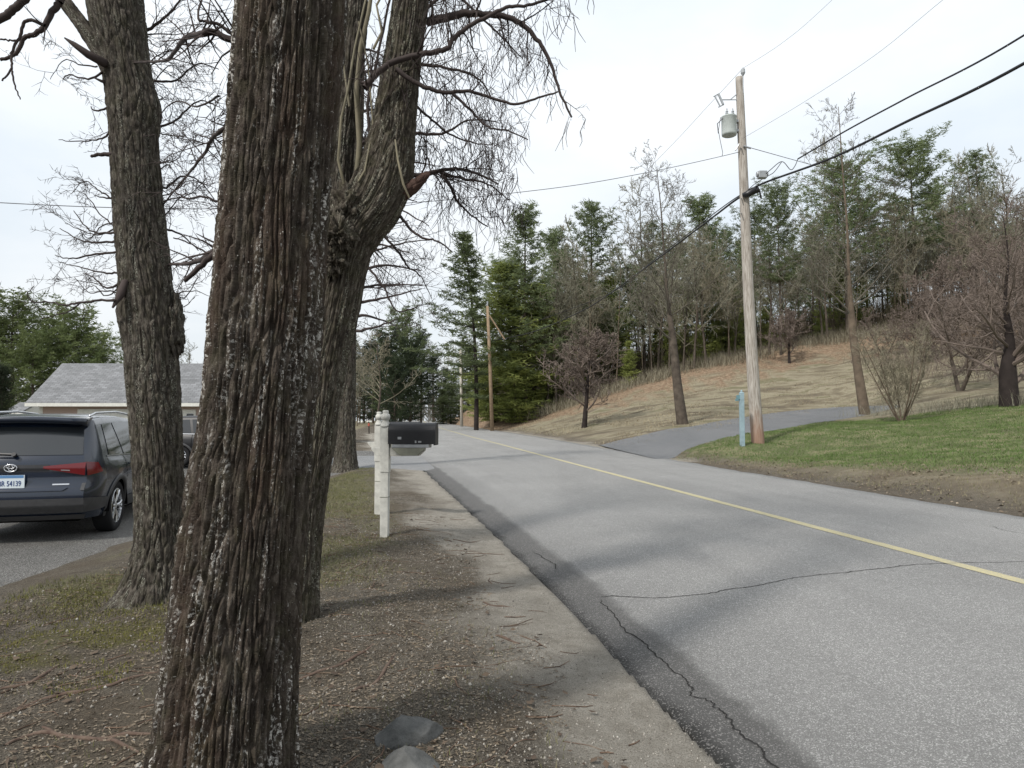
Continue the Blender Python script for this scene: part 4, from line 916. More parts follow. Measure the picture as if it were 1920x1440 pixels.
# far treeline mass behind the ridge and the road gap
RF = np.random.RandomState(8); nt_ = 1500; PX = RF.uniform(-500, 2500, nt_); YY = RF.uniform(135, 250, nt_); V = []
XX = np.array([P(a, 760, b).x for a, b in zip(PX, YY)]); ZZ = hz(XX, YY); HH = np.interp(PX, [-500, 100, 600, 830, 870, 1000, 2500], [9, 9, 13, 8, 10, 14, 15]) * RF.uniform(.6, 1.1, nt_)
for x_, y_, z_, h_ in zip(XX, YY, ZZ, HH):
    b = np.array([x_, y_, z_ - 1.0]); V += [b - (.12, 0, 0), b + (.12, .05, 0), b + (RF.randn() * .5, 0, h_)]
    k = 55; t = RF.uniform(.15, 1, k) ** .8; c = b + np.c_[np.zeros(k), np.zeros(k), t * h_]; c[:, :2] += RF.randn(k, 2) * (1.25 - t)[:, None] * 1.3
    e = c + np.c_[RF.randn(k) * .9, RF.randn(k) * .5, RF.uniform(.3, 1.7, k)]; s_ = RF.uniform(.03, .11, k)
    T_ = np.stack([c - np.c_[s_, s_ * 0, s_ * 0], c + np.c_[s_, s_ * 0, s_], e], 1); V += list(T_.reshape(-1, 3))
V = np.array(V); tag(npmesh('far_woods', V, np.arange(len(V)).reshape(-1, 3), leafmat('far_wood_mixed', (.085, .09, .07), (.17, .155, .135))), 'mixed wood far behind everything', 'woods', kind='stuff')
# ------------------------------------------------------------------ cars
def paint(name, c, rough=.22):
    m = Mat(name, rough, .5); m.b.inputs['Coat Weight'].default_value = .5; m.b.inputs['Coat Roughness'].default_value = .06; m.b.inputs['Metallic'].default_value = .0
    d = m.noise(m.coord(), 3, 4); m.col(m.mix(1, c, m.ramp(d, [(.3, .9), (.7, 1.12)]), 'MULTIPLY')); return m.m
M['glass_dark'] = (lambda m: (m.col((.018, .021, .024)), m.m)[1])(Mat('tinted_glass', .05, .8))
M['lamp_red'] = (lambda m: (m.col((.13, .007, .010)), m.m)[1])(Mat('lamp_red', .12, .6))
M['clad'] = simple('grey_cladding', (.050, .050, .052), .55, .4, 0, .15, 15)
M['under'] = simple('underbody_black', (.006, .006, .006), .95, .05)
M['plate'] = simple('plate_white', (.62, .68, .72), .4, .4, 0, .04)
M['plate_blue'] = simple('plate_blue', (.10, .22, .42), .4, .4, 0, .04)
M['ink'] = simple('plate_ink', (.02, .05, .18), .5, .3, 0, .04)
def make_car(name, loc, yaw, label, cat, body, L=5.05, W=1.95, Hs=1.0, plate='BR 54139'):
    root = empty(name, loc, label, cat, None, yaw); root.scale = (1, 1, Hs)
    YW = (1.05, 4.02); RWh = .375
    def ztop(y): return float(np.interp(y, [0, .35, 1.0, 1.9, 2.7, 3.15, 3.7, 4.1, 4.75, L], [1.66, 1.70, 1.735, 1.745, 1.70, 1.58, 1.17, 1.11, 1.0, .86]))
    def zbelt(y): return float(np.interp(y, [0, 1.2, 3.2, 3.7, 4.2, L], [1.12, 1.09, 1.04, 1.02, .98, .78]))
    def zbot(y):
        z = .30
        for yw in YW:
            d = abs(y - yw)
            if d < .455: z = max(z, math.sqrt(.455 ** 2 - d * d) + .34)
        return z
    def plan(y): return W / 2 * (1 - .13 * max(0, (.45 - y) / .45) ** 2 - .16 * max(0, (y - L + .8) / .8) ** 2)
    def hw(y, z):
        zb = zbelt(y); zt = ztop(y) - .07
        k = float(np.interp(z, [.25, .40, .62, .80, .95, zb - .04, zb], [.90, .955, .985, 1.0, .99, .965, .945]))
        if z > zb and zt > zb + .12: k = lerp(.945, .76, min(1, (z - zb) / (1.66 - zb)) ** 1.12)
        # flared haunches over the wheels
        for yw in YW: k += .022 * math.exp(-((y - yw) / .5) ** 2 - ((z - .78) / .22) ** 2)
        return plan(y) * k
    def yr(z): return float(np.interp(z, [.25, .38, .50, .66, .72, .80, 1.0, 1.12, 1.20, 1.60, 1.75], [.24, .10, .02, 0, .02, .09, .08, .11, .17, .46, .50]))
    def yf(z): return float(np.interp(z, [.25, .45, .7, .9], [.18, .02, .02, .16]))
    def ysh(y, z): return y + yr(z) * max(0, 1 - y / 1.3) ** 2 - yf(z) * max(0, 1 - (L - y) / 1.0) ** 2
    sec = []; Ysn = np.linspace(0, L, 130); nlo, ngh, nrf = 12, 8, 6
    for y in Ysn:
        row = []; b0 = zbot(y); zb = zbelt(y); zt = ztop(y); rail = max(zb + .01, zt - .07)
        for k in range(nlo): z = lerp(b0, zb, k / (nlo - 1)); row.append((hw(y, z), z))
        for k in range(1, ngh): z = lerp(zb, rail, k / (ngh - 1)); row.append((hw(y, z), z))
        we = row[-1][0]
        for k in range(1, nrf + 1): t = k / nrf; row.append((we * math.cos(t * math.pi / 2) ** .8 if t < 1 else 0, rail + (zt - rail) * math.sin(t * math.pi / 2)))
        sec.append([(x, ysh(y, z), z) for x, z in row])
    m = len(sec[0]); V = []; Fc = []
    for r_ in sec:
        V += [(-x, y, z) for x, y, z in r_] + [(x, y, z) for x, y, z in r_[:-1][::-1]]
    w_ = 2 * m - 1
    for i in range(len(sec) - 1):
        for k in range(w_ - 1): Fc.append((i * w_ + k, (i + 1) * w_ + k, (i + 1) * w_ + k + 1, i * w_ + k + 1))
    def cap(row, sgn):
        nonlocal V, Fc
        nx = 10; b = len(V)
        for (x, y, z) in row:
            for j in range(nx + 1):
                t = j / nx * 2 - 1; V.append((x * t, y + sgn * .07 * (1 - t * t) * min(1, x / .4), z))
        for k in range(len(row) - 1):
            for j in range(nx):
                q = (b + k * (nx + 1) + j, b + k * (nx + 1) + j + 1, b + (k + 1) * (nx + 1) + j + 1, b + (k + 1) * (nx + 1) + j)
                Fc.append(q if sgn < 0 else q[::-1])
    cap(sec[0], -1); cap(sec[-1], 1)
    npmesh('body', V, Fc, body, root, smooth=True)
    mb = MB(); mb.box((0, L / 2, .50), (1.36, L - .7, .5)).box((0, L / 2, .30), (1.62, L - 2.2, .12)); mb.box((0, .45, .34), (1.5, .5, .12)); mb.build('underbody', M['under'], root, local=True)
    def side(name, quad, mat, sg, off=.006, n=8, th=.0):
        V = []; Fc = []
        for i in range(n + 1):
            for j in range(n + 1):
                u = i / n; v = j / n; a = [lerp(lerp(quad[0][c], quad[1][c], u), lerp(quad[3][c], quad[2][c], u), v) for c in (0, 1)]
                V.append((sg * (hw(a[0], a[1]) + off), ysh(a[0], a[1]), a[1]))
        for i in range(n):
            for j in range(n):
                q = (i * (n + 1) + j, (i + 1) * (n + 1) + j, (i + 1) * (n + 1) + j + 1, i * (n + 1) + j + 1); Fc.append(q if sg > 0 else q[::-1])
        return npmesh(name, V, Fc, mat, root, smooth=True)
    def rearp(name, quad, mat, off=.008, n=10, thick=0):
        V = []; Fc = []
        for i in range(n + 1):
            for j in range(n + 1):
                u = i / n; v = j / n; x, z = [lerp(lerp(quad[0][c], quad[1][c], u), lerp(quad[3][c], quad[2][c], u), v) for c in (0, 1)]
                h = hw(0, z); t = x / h; V.append((x, yr(z) - .07 * (1 - t * t) - off, z))
        for i in range(n):
            for j in range(n): Fc.append((i * (n + 1) + j, (i + 1) * (n + 1) + j, (i + 1) * (n + 1) + j + 1, i * (n + 1) + j + 1))
        return npmesh(name, V, Fc, mat, root, smooth=True)
    for sg in (-1, 1):
        side('side_window', [(.72, 1.135), (1.42, 1.12), (1.30, 1.60), (.82, 1.585)], M['glass_dark'], sg)
        side('side_window', [(1.50, 1.12), (2.34, 1.10), (2.26, 1.625), (1.38, 1.605)], M['glass_dark'], sg)
        side('side_window', [(2.42, 1.10), (3.42, 1.075), (2.98, 1.53), (2.33, 1.625)], M['glass_dark'], sg)
        side('window_trim', [(.62, 1.125), (3.5, 1.065), (3.5, 1.082), (.62, 1.140)], M['chrome'], sg, .010, 10)
        side('door_seam', [(1.44, .46), (1.452, .46), (1.472, 1.10), (1.46, 1.10)], M['under'], sg, .004, 8)
        side('door_seam', [(2.38, .42), (2.392, .42), (2.40, 1.09), (2.388, 1.09)], M['under'], sg, .004, 8)
        side('door_seam', [(3.30, .42), (3.312, .42), (3.40, 1.06), (3.388, 1.06)], M['under'], sg, .004, 8)
        side('sill_cladding', [(1.52, .305), (3.55, .305), (3.55, .47), (1.52, .47)], M['clad'], sg, .010, 10)
        tail = [(.0, .89), (.30, .93), (.22, 1.06), (.0, 1.075)]
        side('tail_lamp', tail, M['lamp_red'], sg, .012, 8)
        side('rear_bumper_side', [(0, .40), (.58, .42), (.56, .56), (0, .60)], M['clad'], sg, .012, 8)
        # handles, arches, wheels, rails, mirrors
        for yy in (1.66, 2.58):
            h = MB(); h.tube([(sg * (hw(yy, .97) + .02), yy, .975), (sg * (hw(yy, .97) + .035), yy + .1, .978), (sg * (hw(yy, .97) + .02), yy + .2, .975)], .013, 8, True); h.build('door_handle', body, root, True, local=True)
        for yw in YW:
            V = []; Fc = []; K = 26
            for k in range(K + 1):
                a = math.radians(-8) + math.radians(196) * k / K
                for rr_, o_ in ((.425, .0), (.432, .022), (.485, .024), (.502, .004)):
                    y = yw + math.cos(a) * rr_; z = .34 + math.sin(a) * rr_; V.append((sg * (hw(y, max(z, .3)) + o_), ysh(y, z), z))
            for k in range(K):
                for j in range(3): Fc.append((k * 4 + j, k * 4 + j + 1, k * 4 + 5 + j, k * 4 + 4 + j))
            npmesh('arch_cladding', V, Fc, M['clad'], root, smooth=True)
            V = []; Fc = []
            for k in range(K + 1):      # wheel housing
                a = math.pi * k / K
                for xx in (hw(yw, .8) - .01, .62): V.append((sg * xx, yw + math.cos(a) * .452, .34 + math.sin(a) * .452))
            for k in range(K): Fc.append((2 * k, 2 * k + 1, 2 * k + 3, 2 * k + 2))
            npmesh('wheel_housing', V, Fc, M['under'], root)
            we = bpy.data.objects.new('wheel', None); SC.collection.objects.link(we); we.parent = root; we.location = (sg * (W / 2 - .125), yw, RWh)
            t = MB(); prof = [(.25, -.11), (.345, -.118), (RWh - .008, -.10), (RWh, -.06), (RWh, .06), (RWh - .008, .10), (.345, .118), (.25, .11)]; n_ = 36; b = []
            for r_, x_ in prof:
                for k in range(n_):
                    a = 2 * math.pi * k / n_; t.v.append(Vector((x_, r_ * math.cos(a), r_ * math.sin(a)))); t.a.append((0, 0, 0))
            for i in range(len(prof)):
                i2 = (i + 1) % len(prof)
                for k in range(n_): t.f.append((i * n_ + k, i * n_ + (k + 1) % n_, i2 * n_ + (k + 1) % n_, i2 * n_ + k))
            t.build('tyre', M['rubber'], we, True, local=True)
            rm = MB()
            for r0_, r1_, x0_, x1_ in ((.262, .245, .105, .115), (.245, .235, .115, .06), (.07, .05, .085, .10), (.05, 0.001, .10, .10)):
                b = len(rm.v)
                for r_, x_ in ((r0_, x0_), (r1_, x1_)):
                    for k in range(n_): a = 2 * math.pi * k / n_; rm.v.append(Vector((sg * x_, r_ * math.cos(a), r_ * math.sin(a)))); rm.a.append((0, 0, 0))
                for k in range(n_): rm.f.append((b + k, b + (k + 1) % n_, b + n_ + (k + 1) % n_, b + n_ + k))
            for k in range(5):
                for dd in (-.13, .13):
                    a = 2 * math.pi * k / 5; rm.tube([(sg * .085, .06 * math.cos(a), .06 * math.sin(a)), (sg * .10, .16 * math.cos(a + dd * .7), .16 * math.sin(a + dd * .7)), (sg * .10, .245 * math.cos(a + dd * 1.5), .245 * math.sin(a + dd * 1.5))], .019, 6)
            rm.build('rim', M['chrome'], we, False, local=True)
            dk = MB(); dk.tube([(sg * .02, 0, 0), (sg * .04, 0, 0)], .24, 28, True); dk.build('brake_disc', M['under'], we, False, local=True)
        if Hs > .95: rl = MB(); rl.tube([(sg * .66, .75, 1.70), (sg * .675, .95, 1.745), (sg * .68, 1.9, 1.775), (sg * .66, 2.6, 1.745), (sg * .64, 2.85, 1.70)], .017, 8, True); rl.build('roof_rail', M['chrome'], root, True, local=True)
        mi = MB(); mi.box((sg * (W / 2 + .10), 3.28, 1.12), (.22, .11, .15)); mi.box((sg * (W / 2 - .01), 3.3, 1.07), (.12, .05, .04)); mi.build('wing_mirror', body, root, False, .03, local=True)
    # windscreen
    V = []; Fc = []
    for i in range(9):
        y = lerp(3.12, 3.66, i / 8); 
        for j in range(9): t = j / 8 * 2 - 1; h = hw(y, ztop(y) - .09) * .86; V.append((h * t, y, ztop(y) + .012 - .06 * t * t))
    for i in range(8):
        for j in range(8): Fc.append((i * 9 + j, i * 9 + j + 1, (i + 1) * 9 + j + 1, (i + 1) * 9 + j))
    npmesh('windscreen', V, Fc, M['glass_dark'], root, smooth=True)
    # tail: glass, lamps, emblem, plate
    rearp('rear_window', [(-.78, 1.17), (.78, 1.17), (.70, 1.545), (-.70, 1.545)], M['glass_dark'])
    sp = MB(); V = []
    for i in range(9):
        t = i / 8 * 2 - 1; x = .74 * t; V += [(x, .20 + .05 * t * t, 1.668 - .03 * t * t), (x, .62, 1.715 - .03 * t * t), (x, .24 + .05 * t * t, 1.612 - .03 * t * t), (x, .46, 1.58 - .03 * t * t)]
    Fc = []
    for i in range(8):
        b = i * 4; c = b + 4; Fc += [(b, c, c + 1, b + 1), (b + 2, b + 3, c + 3, c + 2), (b, b + 2, c + 2, c), (b + 1, c + 1, c + 3, b + 3)]
    Fc += [(0, 1, 3, 2), (32, 34, 35, 33)]; npmesh('spoiler', V, Fc, body, root)
    wp = MB(); wp.tube([(.02, .02, 1.185), (-.25, .025, 1.20), (-.55, .03, 1.205)], [.018, .014, .007], 6, True); wp.tube([(.02, .05, 1.17), (.02, .0, 1.19)], .028, 10, True); wp.build('wiper', M['black_plastic'], root, local=True)
    for sg in (-1, 1):
        rearp('tail_lamp', [(sg * .36, .995), (sg * .83, .895), (sg * .835, 1.07), (sg * .36, 1.025)][::(1 if sg > 0 else -1)], M['lamp_red'], .016)
        rearp('reverse_lamp', [(sg * .56, .965), (sg * .66, .958), (sg * .66, .972), (sg * .56, .978)][::(1 if sg > 0 else -1)], M['steel'], .020, 4)
    rearp('garnish', [(-.42, .965), (.42, .965), (.42, 1.045), (-.42, 1.045)], M['black_plastic'], .010)
    rearp('tailgate_lip', [(-.60, .70), (.60, .70), (.66, .745), (-.66, .745)], body, .012)
    rearp('badge', [(.47, .775), (.66, .775), (.66, .79), (.47, .79)], M['chrome'], .014, 4)
    rearp('reflector', [(.80, .70), (.845, .70), (.845, .80), (.80, .80)], M['clad'], .012, 4)
    rearp('rear_bumper', [(-.84, .40), (.84, .40), (.845, .60), (-.845, .60)], M['clad'], .014)
    rearp('bumper_trim', [(-.80, .30), (.80, .30), (.84, .37), (-.84, .37)], M['clad'], .016)
    yb = -.10
    pe = MB(); pe.box((0, yb + .075, .83), (.335, .012, .172)); pl_ = pe.build('licence_plate', M['plate'], root, False, .004, local=True)
    q = MB(); q.box((0, yb + .068, .897), (.31, .003, .036)); q.build('plate_band', M['plate_blue'], pl_, local=True)
    if plate:
        tc_ = bpy.data.curves.new('plate_text', 'FONT'); tc_.body = plate; tc_.size = .098; tc_.extrude = .0015; tc_.align_x = 'CENTER'; tc_.space_character = 1.02
        tmp = bpy.data.objects.new('tmp_text', tc_); SC.collection.objects.link(tmp); bpy.context.view_layer.update()
        me = bpy.data.meshes.new_from_object(tmp.evaluated_get(bpy.context.evaluated_depsgraph_get())); bpy.data.objects.remove(tmp); me.materials.clear(); me.materials.append(M['ink'])
        to = bpy.data.objects.new('plate_text', me); SC.collection.objects.link(to); to.parent = pl_; to.location = (0, yb + .066, .775); to.rotation_euler = (math.pi / 2, 0, 0); to.scale = (.66, 1, 1)
    em = MB()
    def ell(cx, cz, a, b_, r_=.0075): em.tube([(cx + a * math.cos(t), yb + .078, cz + b_ * math.sin(t)) for t in np.linspace(0, 2 * math.pi, 25)], r_, 6)
    ell(0, 1.008, .072, .048); ell(0, 1.028, .048, .024, .006); ell(0, 1.012, .024, .040, .006); em.build('emblem', M['chrome'], root, True, local=True)
    return root
navy = paint('paint_dark_blue_grey', (.007, .013, .028), .2); blackp = simple('paint_black', (.010, .010, .012), .45, .4, 0, .1, 3)
l = P(22, 853, 8.9); yaw = math.radians(14)
l = Vector((P(27, 853, 9.2).x, 9.15, H(l.x, 9.6) + .0))
suv = make_car('parked_car', l, yaw, 'dark blue-grey SUV parked in the yard, rear hatch and plate in view', 'SUV', navy, Hs=.975)
l2 = P(288, 880, 22.2); l2 = Vector((l2.x, 22.5, H(l2.x, 22.5)))
make_car('parked_car', l2, math.radians(-90), 'black car parked side-on in the gap between the two big trunks', 'car', blackp, Hs=.9, plate='')

# ------------------------------------------------------------------ garage
sid = Mat('siding_pinkish_tan', .8, .25); wv = sid.N.new('ShaderNodeTexWave'); wv.bands_direction = 'Z'; wv.wave_profile = 'SAW'; wv.inputs['Scale'].default_value = 1.35; sid.link(sid.pos(), wv.inputs[0])
sid.col(sid.mix(sid.noise(sid.pos(), 3), (.36, .275, .24), (.42, .33, .29))); sid.bump(wv.outputs[1], .6, .02)
shg = Mat('shingles_grey', .9, .15); br = shg.N.new('ShaderNodeTexBrick'); br.inputs['Scale'].default_value = 1; br.inputs['Brick Width'].default_value = .32; br.inputs['Row Height'].default_value = .14
br.inputs['Color1'].default_value = (.165, .17, .175, 1); br.inputs['Color2'].default_value = (.235, .24, .25, 1); br.inputs['Mortar'].default_value = (.12, .12, .125, 1); br.inputs['Mortar Size'].default_value = .012
mpb = shg.coord(); shg.link(mpb, br.inputs[0]); st2 = shg.ramp(shg.noise(shg.coord(scale=(1, 1, .3)), .9, 5, .65), [(.35, .82), (.65, 1.12)]); shg.col(shg.mix(1, br.outputs[0], st2, 'MULTIPLY')); shg.bump(shg.noise(mpb, 40, 3), .4, .01)
def gable(name, x0, x1, Y0, depth, ze, zr_, label, cat, wall, oh=.45):
    zg = H((x0 + x1) / 2, Y0) - .1; e = empty(name, (x0, Y0, zg), label, cat); b = MB()
    W_ = x1 - x0; h = ze - zg; hr = zr_ - zg
    b.box((W_ / 2, 0.09, h / 2), (W_, .18, h)); b.box((W_ / 2, depth - .09, h / 2), (W_, .18, h))
    for xx in (0.09, W_ - .09):
        bb = len(b.v)
        for x_ in (xx - .088, xx + .088):
            for y_, z_ in ((.18, 0), (depth - .18, 0), (depth - .18, h), (depth / 2, hr - .15), (.18, h)): b.v.append(Vector((x_, y_, z_))); b.a.append((0, 0, 0))
        b.f += [(bb, bb + 4, bb + 3, bb + 2, bb + 1), (bb + 5, bb + 6, bb + 7, bb + 8, bb + 9)] + [(bb + i, bb + (i + 1) % 5, bb + 5 + (i + 1) % 5, bb + 5 + i) for i in range(5)]
    b.build('wall', wall, e, local=True)
    for sgn in (-1, 1):
        ye = -oh if sgn < 0 else depth + oh; sl = (hr - h) / (depth / 2); ze_ = h - oh * sl; ln = math.hypot(depth / 2 + oh, hr - ze_)
        r = MB(); r.box((0, 0, 0), (W_ + 2 * oh, ln, .07)); o = r.build('roof', shg.m, e, local=True); o.location = (W_ / 2, (ye + depth / 2) / 2, (ze_ + hr) / 2 + .05); o.rotation_euler.x = math.atan2(hr - ze_, depth / 2 + oh) * -sgn
    f = MB(); sl = (hr - h) / (depth / 2); f.box((W_ / 2, -oh - .02, h - oh * sl - .03), (W_ + 2 * oh + .04, .035, .17)); f.build('fascia', M['white'], e, local=True)
    f = MB(); f.box((W_ / 2, -oh / 2 + .02, h - oh * sl - .08), (W_ + oh, oh, .03)); f.build('soffit', M['white'], e, local=True)
    for xx in (.06, W_ - .06): f = MB(); f.box((xx, -.012, h / 2 - .06), (.16, .028, h - .14)); f.build('corner_board', M['white'], e, local=True)
    return e, zg
gx0 = P(76, 750, 36).x; g, zg = gable('garage', gx0, gx0 + 13.5, 36, 4.7, P(0, 751, 36).z + .16, P(0, 684, 38.3).z, 'long single-storey garage with grey shingles and pinkish siding', 'garage', sid.m)
def gpx(px): return P(px, 770, 36).x - gx0
d = MB(); xa, xb = gpx(150), gpx(243); dz = P(0, 769, 36).z - zg
d.box(((xa + xb) / 2, -.03, dz / 2), (xb - xa + .2, .05, dz + .1)); gd = d.build('garage_door', M['white'], g, local=True)
for k in range(4):
    q = MB(); q.box(((xa + xb) / 2, -.062, dz * (k + .5) / 4), (xb - xa - .1, .012, dz / 4 - .05)); q.build('door_panel', M['white'], gd, local=True)
xa, xb = gpx(343), gpx(366); z1 = P(0, 768, 36).z - zg
q = MB(); q.box(((xa + xb) / 2, -.03, z1 - .55), (xb - xa + .1, .05, 1.1)); wf_ = q.build('window', M['white'], g, local=True); q = MB(); q.box(((xa + xb) / 2 + .08, -.06, z1 - .42), ((xb - xa) * .55, .02, .42)); q.build('pane', M['glass_dark'], wf_, local=True)
gable('shed', P(14, 760, 52).x, P(42, 760, 52).x, 52, 3, P(0, 772, 52).z, P(0, 756, 53.5).z, 'tiny grey-roofed shed just visible above the SUV roof', 'shed', M['white'], .12)

# ------------------------------------------------------------------ mailboxes
M['post_white'] = simple('post_white_vinyl', (.50, .495, .455), .6, .3, 0, .22, 9)
M['olive'] = simple('bracket_dull_olive', (.20, .20, .16), .7, .2, 0, .15, 10)
M['mbox'] = simple('mailbox_black', (.010, .010, .012), .5, .4, 0, .2, 10)
def mailbox(loc, label, ht, yaw=0.0):
    e = empty('mailbox', loc, label, 'mailbox', 'pair of mailboxes on white posts', yaw); w_ = .104
    p = MB(); p.box((0, 0, ht * .28), (w_ * .93, w_ * .93, ht * .56 + .06)); p.box((0, 0, ht * .70), (w_ * 1.08, w_ * 1.08, ht * .36 - .02)); p.build('post', M['post_white'], e, False, .004, local=True)
    for hh in (.335, .535): c = MB(); c.box((0, 0, ht * hh), (w_ * 1.0, w_ * 1.0, .008)); c.build('post_groove', M['olive'], e, local=True)
    f = MB(); f.lathe([(w_ * .66, 0), (w_ * .60, .02), (w_ * .36, .07), (w_ * .36, .085), (w_ * .50, .095), (w_ * .54, .125), (w_ * .50, .155), (w_ * .34, .165), (w_ * .36, .18), (w_ * .36, .20), (w_ * .2, .206)], (0, 0, ht * .875), 18)
    f.build('finial', M['post_white'], e, True, local=True)
    za = ht * .70
    a = MB(); bb = [(-.17, za + .02), (-.17, za), (-.10, za - .075), (.43, za - .075), (.50, za - .01), (.50, za + .02)]; a.prism(bb, -.035, .035); a.build('arm', M['post_white'], e, False, .003, local=True)
    b = MB(); b.prism([(.10, za + .022), (.20, za - .068), (.42, za - .068), (.52, za + .022)], -.10, -.037); b.build('bracket', M['olive'], e, local=True)
    pf = MB(); pf.box((.33, 0, za + .045), (.46, .20, .04)); pf.build('platform', M['steel'], e, False, .003, local=True)
    m_ = MB(); L0, L1 = .055, .625; rb = .105; hs = .155; z0 = za + .068; prof = [(-rb, z0), (rb, z0)] + [(rb * math.cos(t), z0 + hs + rb * math.sin(t)) for t in np.linspace(0, math.pi, 15)]
    b0 = len(m_.v)
    for x in (L0, L1):
        for y_, z_ in prof: m_.v.append(Vector((x, y_, z_))); m_.a.append((0, 0, 0))
    n_ = len(prof); m_.f += [(i, (i + 1) % n_, n_ + (i + 1) % n_, n_ + i) for i in range(n_)] + [tuple(range(n_))[::-1], tuple(range(n_, 2 * n_))]
    box = m_.build('box', M['mbox'], e, False, .004, local=True)
    d = MB(); prof2 = [(-rb * 1.05, z0 - .012), (rb * 1.05, z0 - .012)] + [(rb * 1.06 * math.cos(t), z0 + hs + rb * 1.06 * math.sin(t)) for t in np.linspace(0, math.pi, 15)]
    for x in (L1 - .006, L1 + .018):
        for y_, z_ in prof2: d.v.append(Vector((x, y_, z_))); d.a.append((0, 0, 0))
    d.f += [(i, (i + 1) % n_, n_ + (i + 1) % n_, n_ + i) for i in range(n_)] + [tuple(range(n_))[::-1], tuple(range(n_, 2 * n_))]; d.build('door', M['mbox'], box, False, .003, local=True)
    for (xx, zz, s1, s2) in ((.20, z0 + .075, .045, .03), (.40, z0 + .03, .02, .03), (.45, z0 + .03, .04, .02)):
        s_ = MB(); s_.box((xx, -rb - .002, zz), (s1, .003, s2)); s_.build('sticker', M['steel'], box, local=True)
    fl = MB(); fl.box((.42, rb + .01, z0 + .10), (.03, .006, .17)); fl.build('flag', M['lamp_red'], box, local=True)
    return e
l = G(721, 1014); mailbox(l, 'front black mailbox on a white post with ball finial, nearest the camera', (P(721, 774, l.y).z - l.z) / .985, math.radians(-4))
l = G(709, 968); mailbox(l, 'second white mailbox post standing just behind the front one', (P(709, 776, l.y).z - l.z) / .985, math.radians(-3))

# light blue post across the road
l = gp(1392, 836, 25.3); h = P(0, 732, 25.3).z - l.z
e = empty('mailbox_post', l, 'pale blue wooden post beside the transformer pole across the road', 'post'); M['blue'] = simple('paint_pale_blue', (.25, .335, .37), .7, .3, 0, .18, 8)
b = MB(); b.box((0, 0, h * .48), (.15, .15, h * .96)); b.build('post', M['blue'], e, False, .01, local=True)
b = MB(); b.lathe([(.085, 0), (.085, .02), (.03, .05), (.04, .09), (.01, .12)], (0, 0, h * .95), 12); b.build('finial', M['blue'], e, local=True)
b = MB(); b.box((-.10, 0, h * .88), (.14, .12, .14)); b.box((.0, .3, h * .84), (.08, .6, .08)); b.build('bracket', simple('paint_blue_shaded', (.13, .24, .27), .6), e, local=True)

# ------------------------------------------------------------------ utility poles and cables
wood = Mat('pole_weathered', .9, .15); v = wood.coord(attr='bark', scale=(1, 1, .05)); f = wood.noise(v, 40, 5, .65)
cw = wood.ramp(f, [(.36, (.17, .145, .12)), (.5, (.34, .31, .275)), (.62, (.47, .44, .40))]); sepz = wood.N.new('ShaderNodeSeparateXYZ'); wood.link(wood.coord(), sepz.inputs[0])
low = wood.ramp(wood.math('ADD', wood.math('MULTIPLY', sepz.outputs[2], .35), wood.math('MULTIPLY', f, .5)), [(.40, 1.0), (.75, 0.0)])
wood.col(wood.mix(wood.math('MULTIPLY', low, .8), cw, (.26, .15, .10))); wood.bump(f, .5, .01)
wood2 = simple('pole_brown_wood', (.27, .20, .135), .9, .15, 0, .2, 4, .3); wood3 = simple('pole_pale_wood', (.50, .47, .41), .9, .15, 0, .2, 4, .3)
M['xfmr'] = simple('transformer_grey_green', (.44, .48, .465), .45, .4, 0, .1, 8); M['insul'] = simple('insulator_grey', (.34, .36, .38), .4, .5); M['cable'] = simple('cable_black', (.022, .022, .025), .6, .3); M['wire'] = simple('wire_grey', (.13, .13, .14), .6, .3)
Y0 = 26.0
l = gp(1422, 832, Y0); UP = empty('utility_pole', l, 'tall weathered utility pole with a grey transformer near its top', 'utility pole', 'utility poles along the road')
def on(px, py, dY=0): return P(px, py, Y0 + dY)
pts = [l + Vector((0, 0, -.2)), on(1413, 720), on(1404, 560), on(1397, 400), on(1391, 260), on(1386, 145)]
C = [Vector(c) for c in cat_rom([tuple(p) for p in pts], 8)]; b = MB(); b.tube(C, list(np.interp(range(len(C)), [0, len(C) - 1], [.235, .135])), 20, True); b.build('pole', wood.m, UP, smooth=True)
b = MB(); b.tube([on(1393, 175, -.1), on(1393, 140, -.1)], .022, 8, True); b.tube([on(1393, 142, -.1), on(1393, 137, -.1), on(1393, 130, -.1), on(1393, 127, -.1)], [.03, .085, .075, .03], 10, True); b.tube([on(1388, 182, -.1), on(1388, 150, -.1)], .035, 6, True); b.build('top_insulator', M['insul'], UP)
b = MB(); c = on(1367, 236, -.1); b.lathe([(.23, -.38), (.265, -.36), (.275, -.30), (.275, .30), (.285, .31), (.285, .345), (.24, .37), (.10, .40)], c, 24); X = b.build('transformer', M['xfmr'], UP, True)
def sub(mb_, name, mat, parent):
    # child of a part: convert world coords into the thing's space
    o = mb_.build(name, mat); bpy.data.objects[o.name]; o.parent = parent; o.matrix_parent_inverse = (parent.parent.matrix_basis @ parent.matrix_basis).inverted() if parent.parent else parent.matrix_basis.inverted(); return o
b = MB()
for px in (1363, 1374): q = on(px, 217, -.1); b.lathe([(.055, 0), (.035, .05), (.06, .08), (.035, .12), (.055, .15), (.03, .2), (.02, .28)], q, 10)
sub(b, 'bushing', M['insul'], X)
b = MB(); b.tube([on(1351, 220, -.2), on(1347, 245, -.2), on(1350, 262, -.2), on(1355, 286, -.2), on(1354, 292, -.2)], .012, 5); b.tube([on(1355, 222, -.2), on(1345, 232, -.2), on(1347, 250, -.2)], .018, 5); sub(b, 'lead_wire', M['wire'], X)
b = MB(); b.box(on(1381, 228, 0), (.12, .18, .09)); b.box(on(1382, 246, 0), (.12, .18, .09)); b.build('mount', M['steel'], UP)
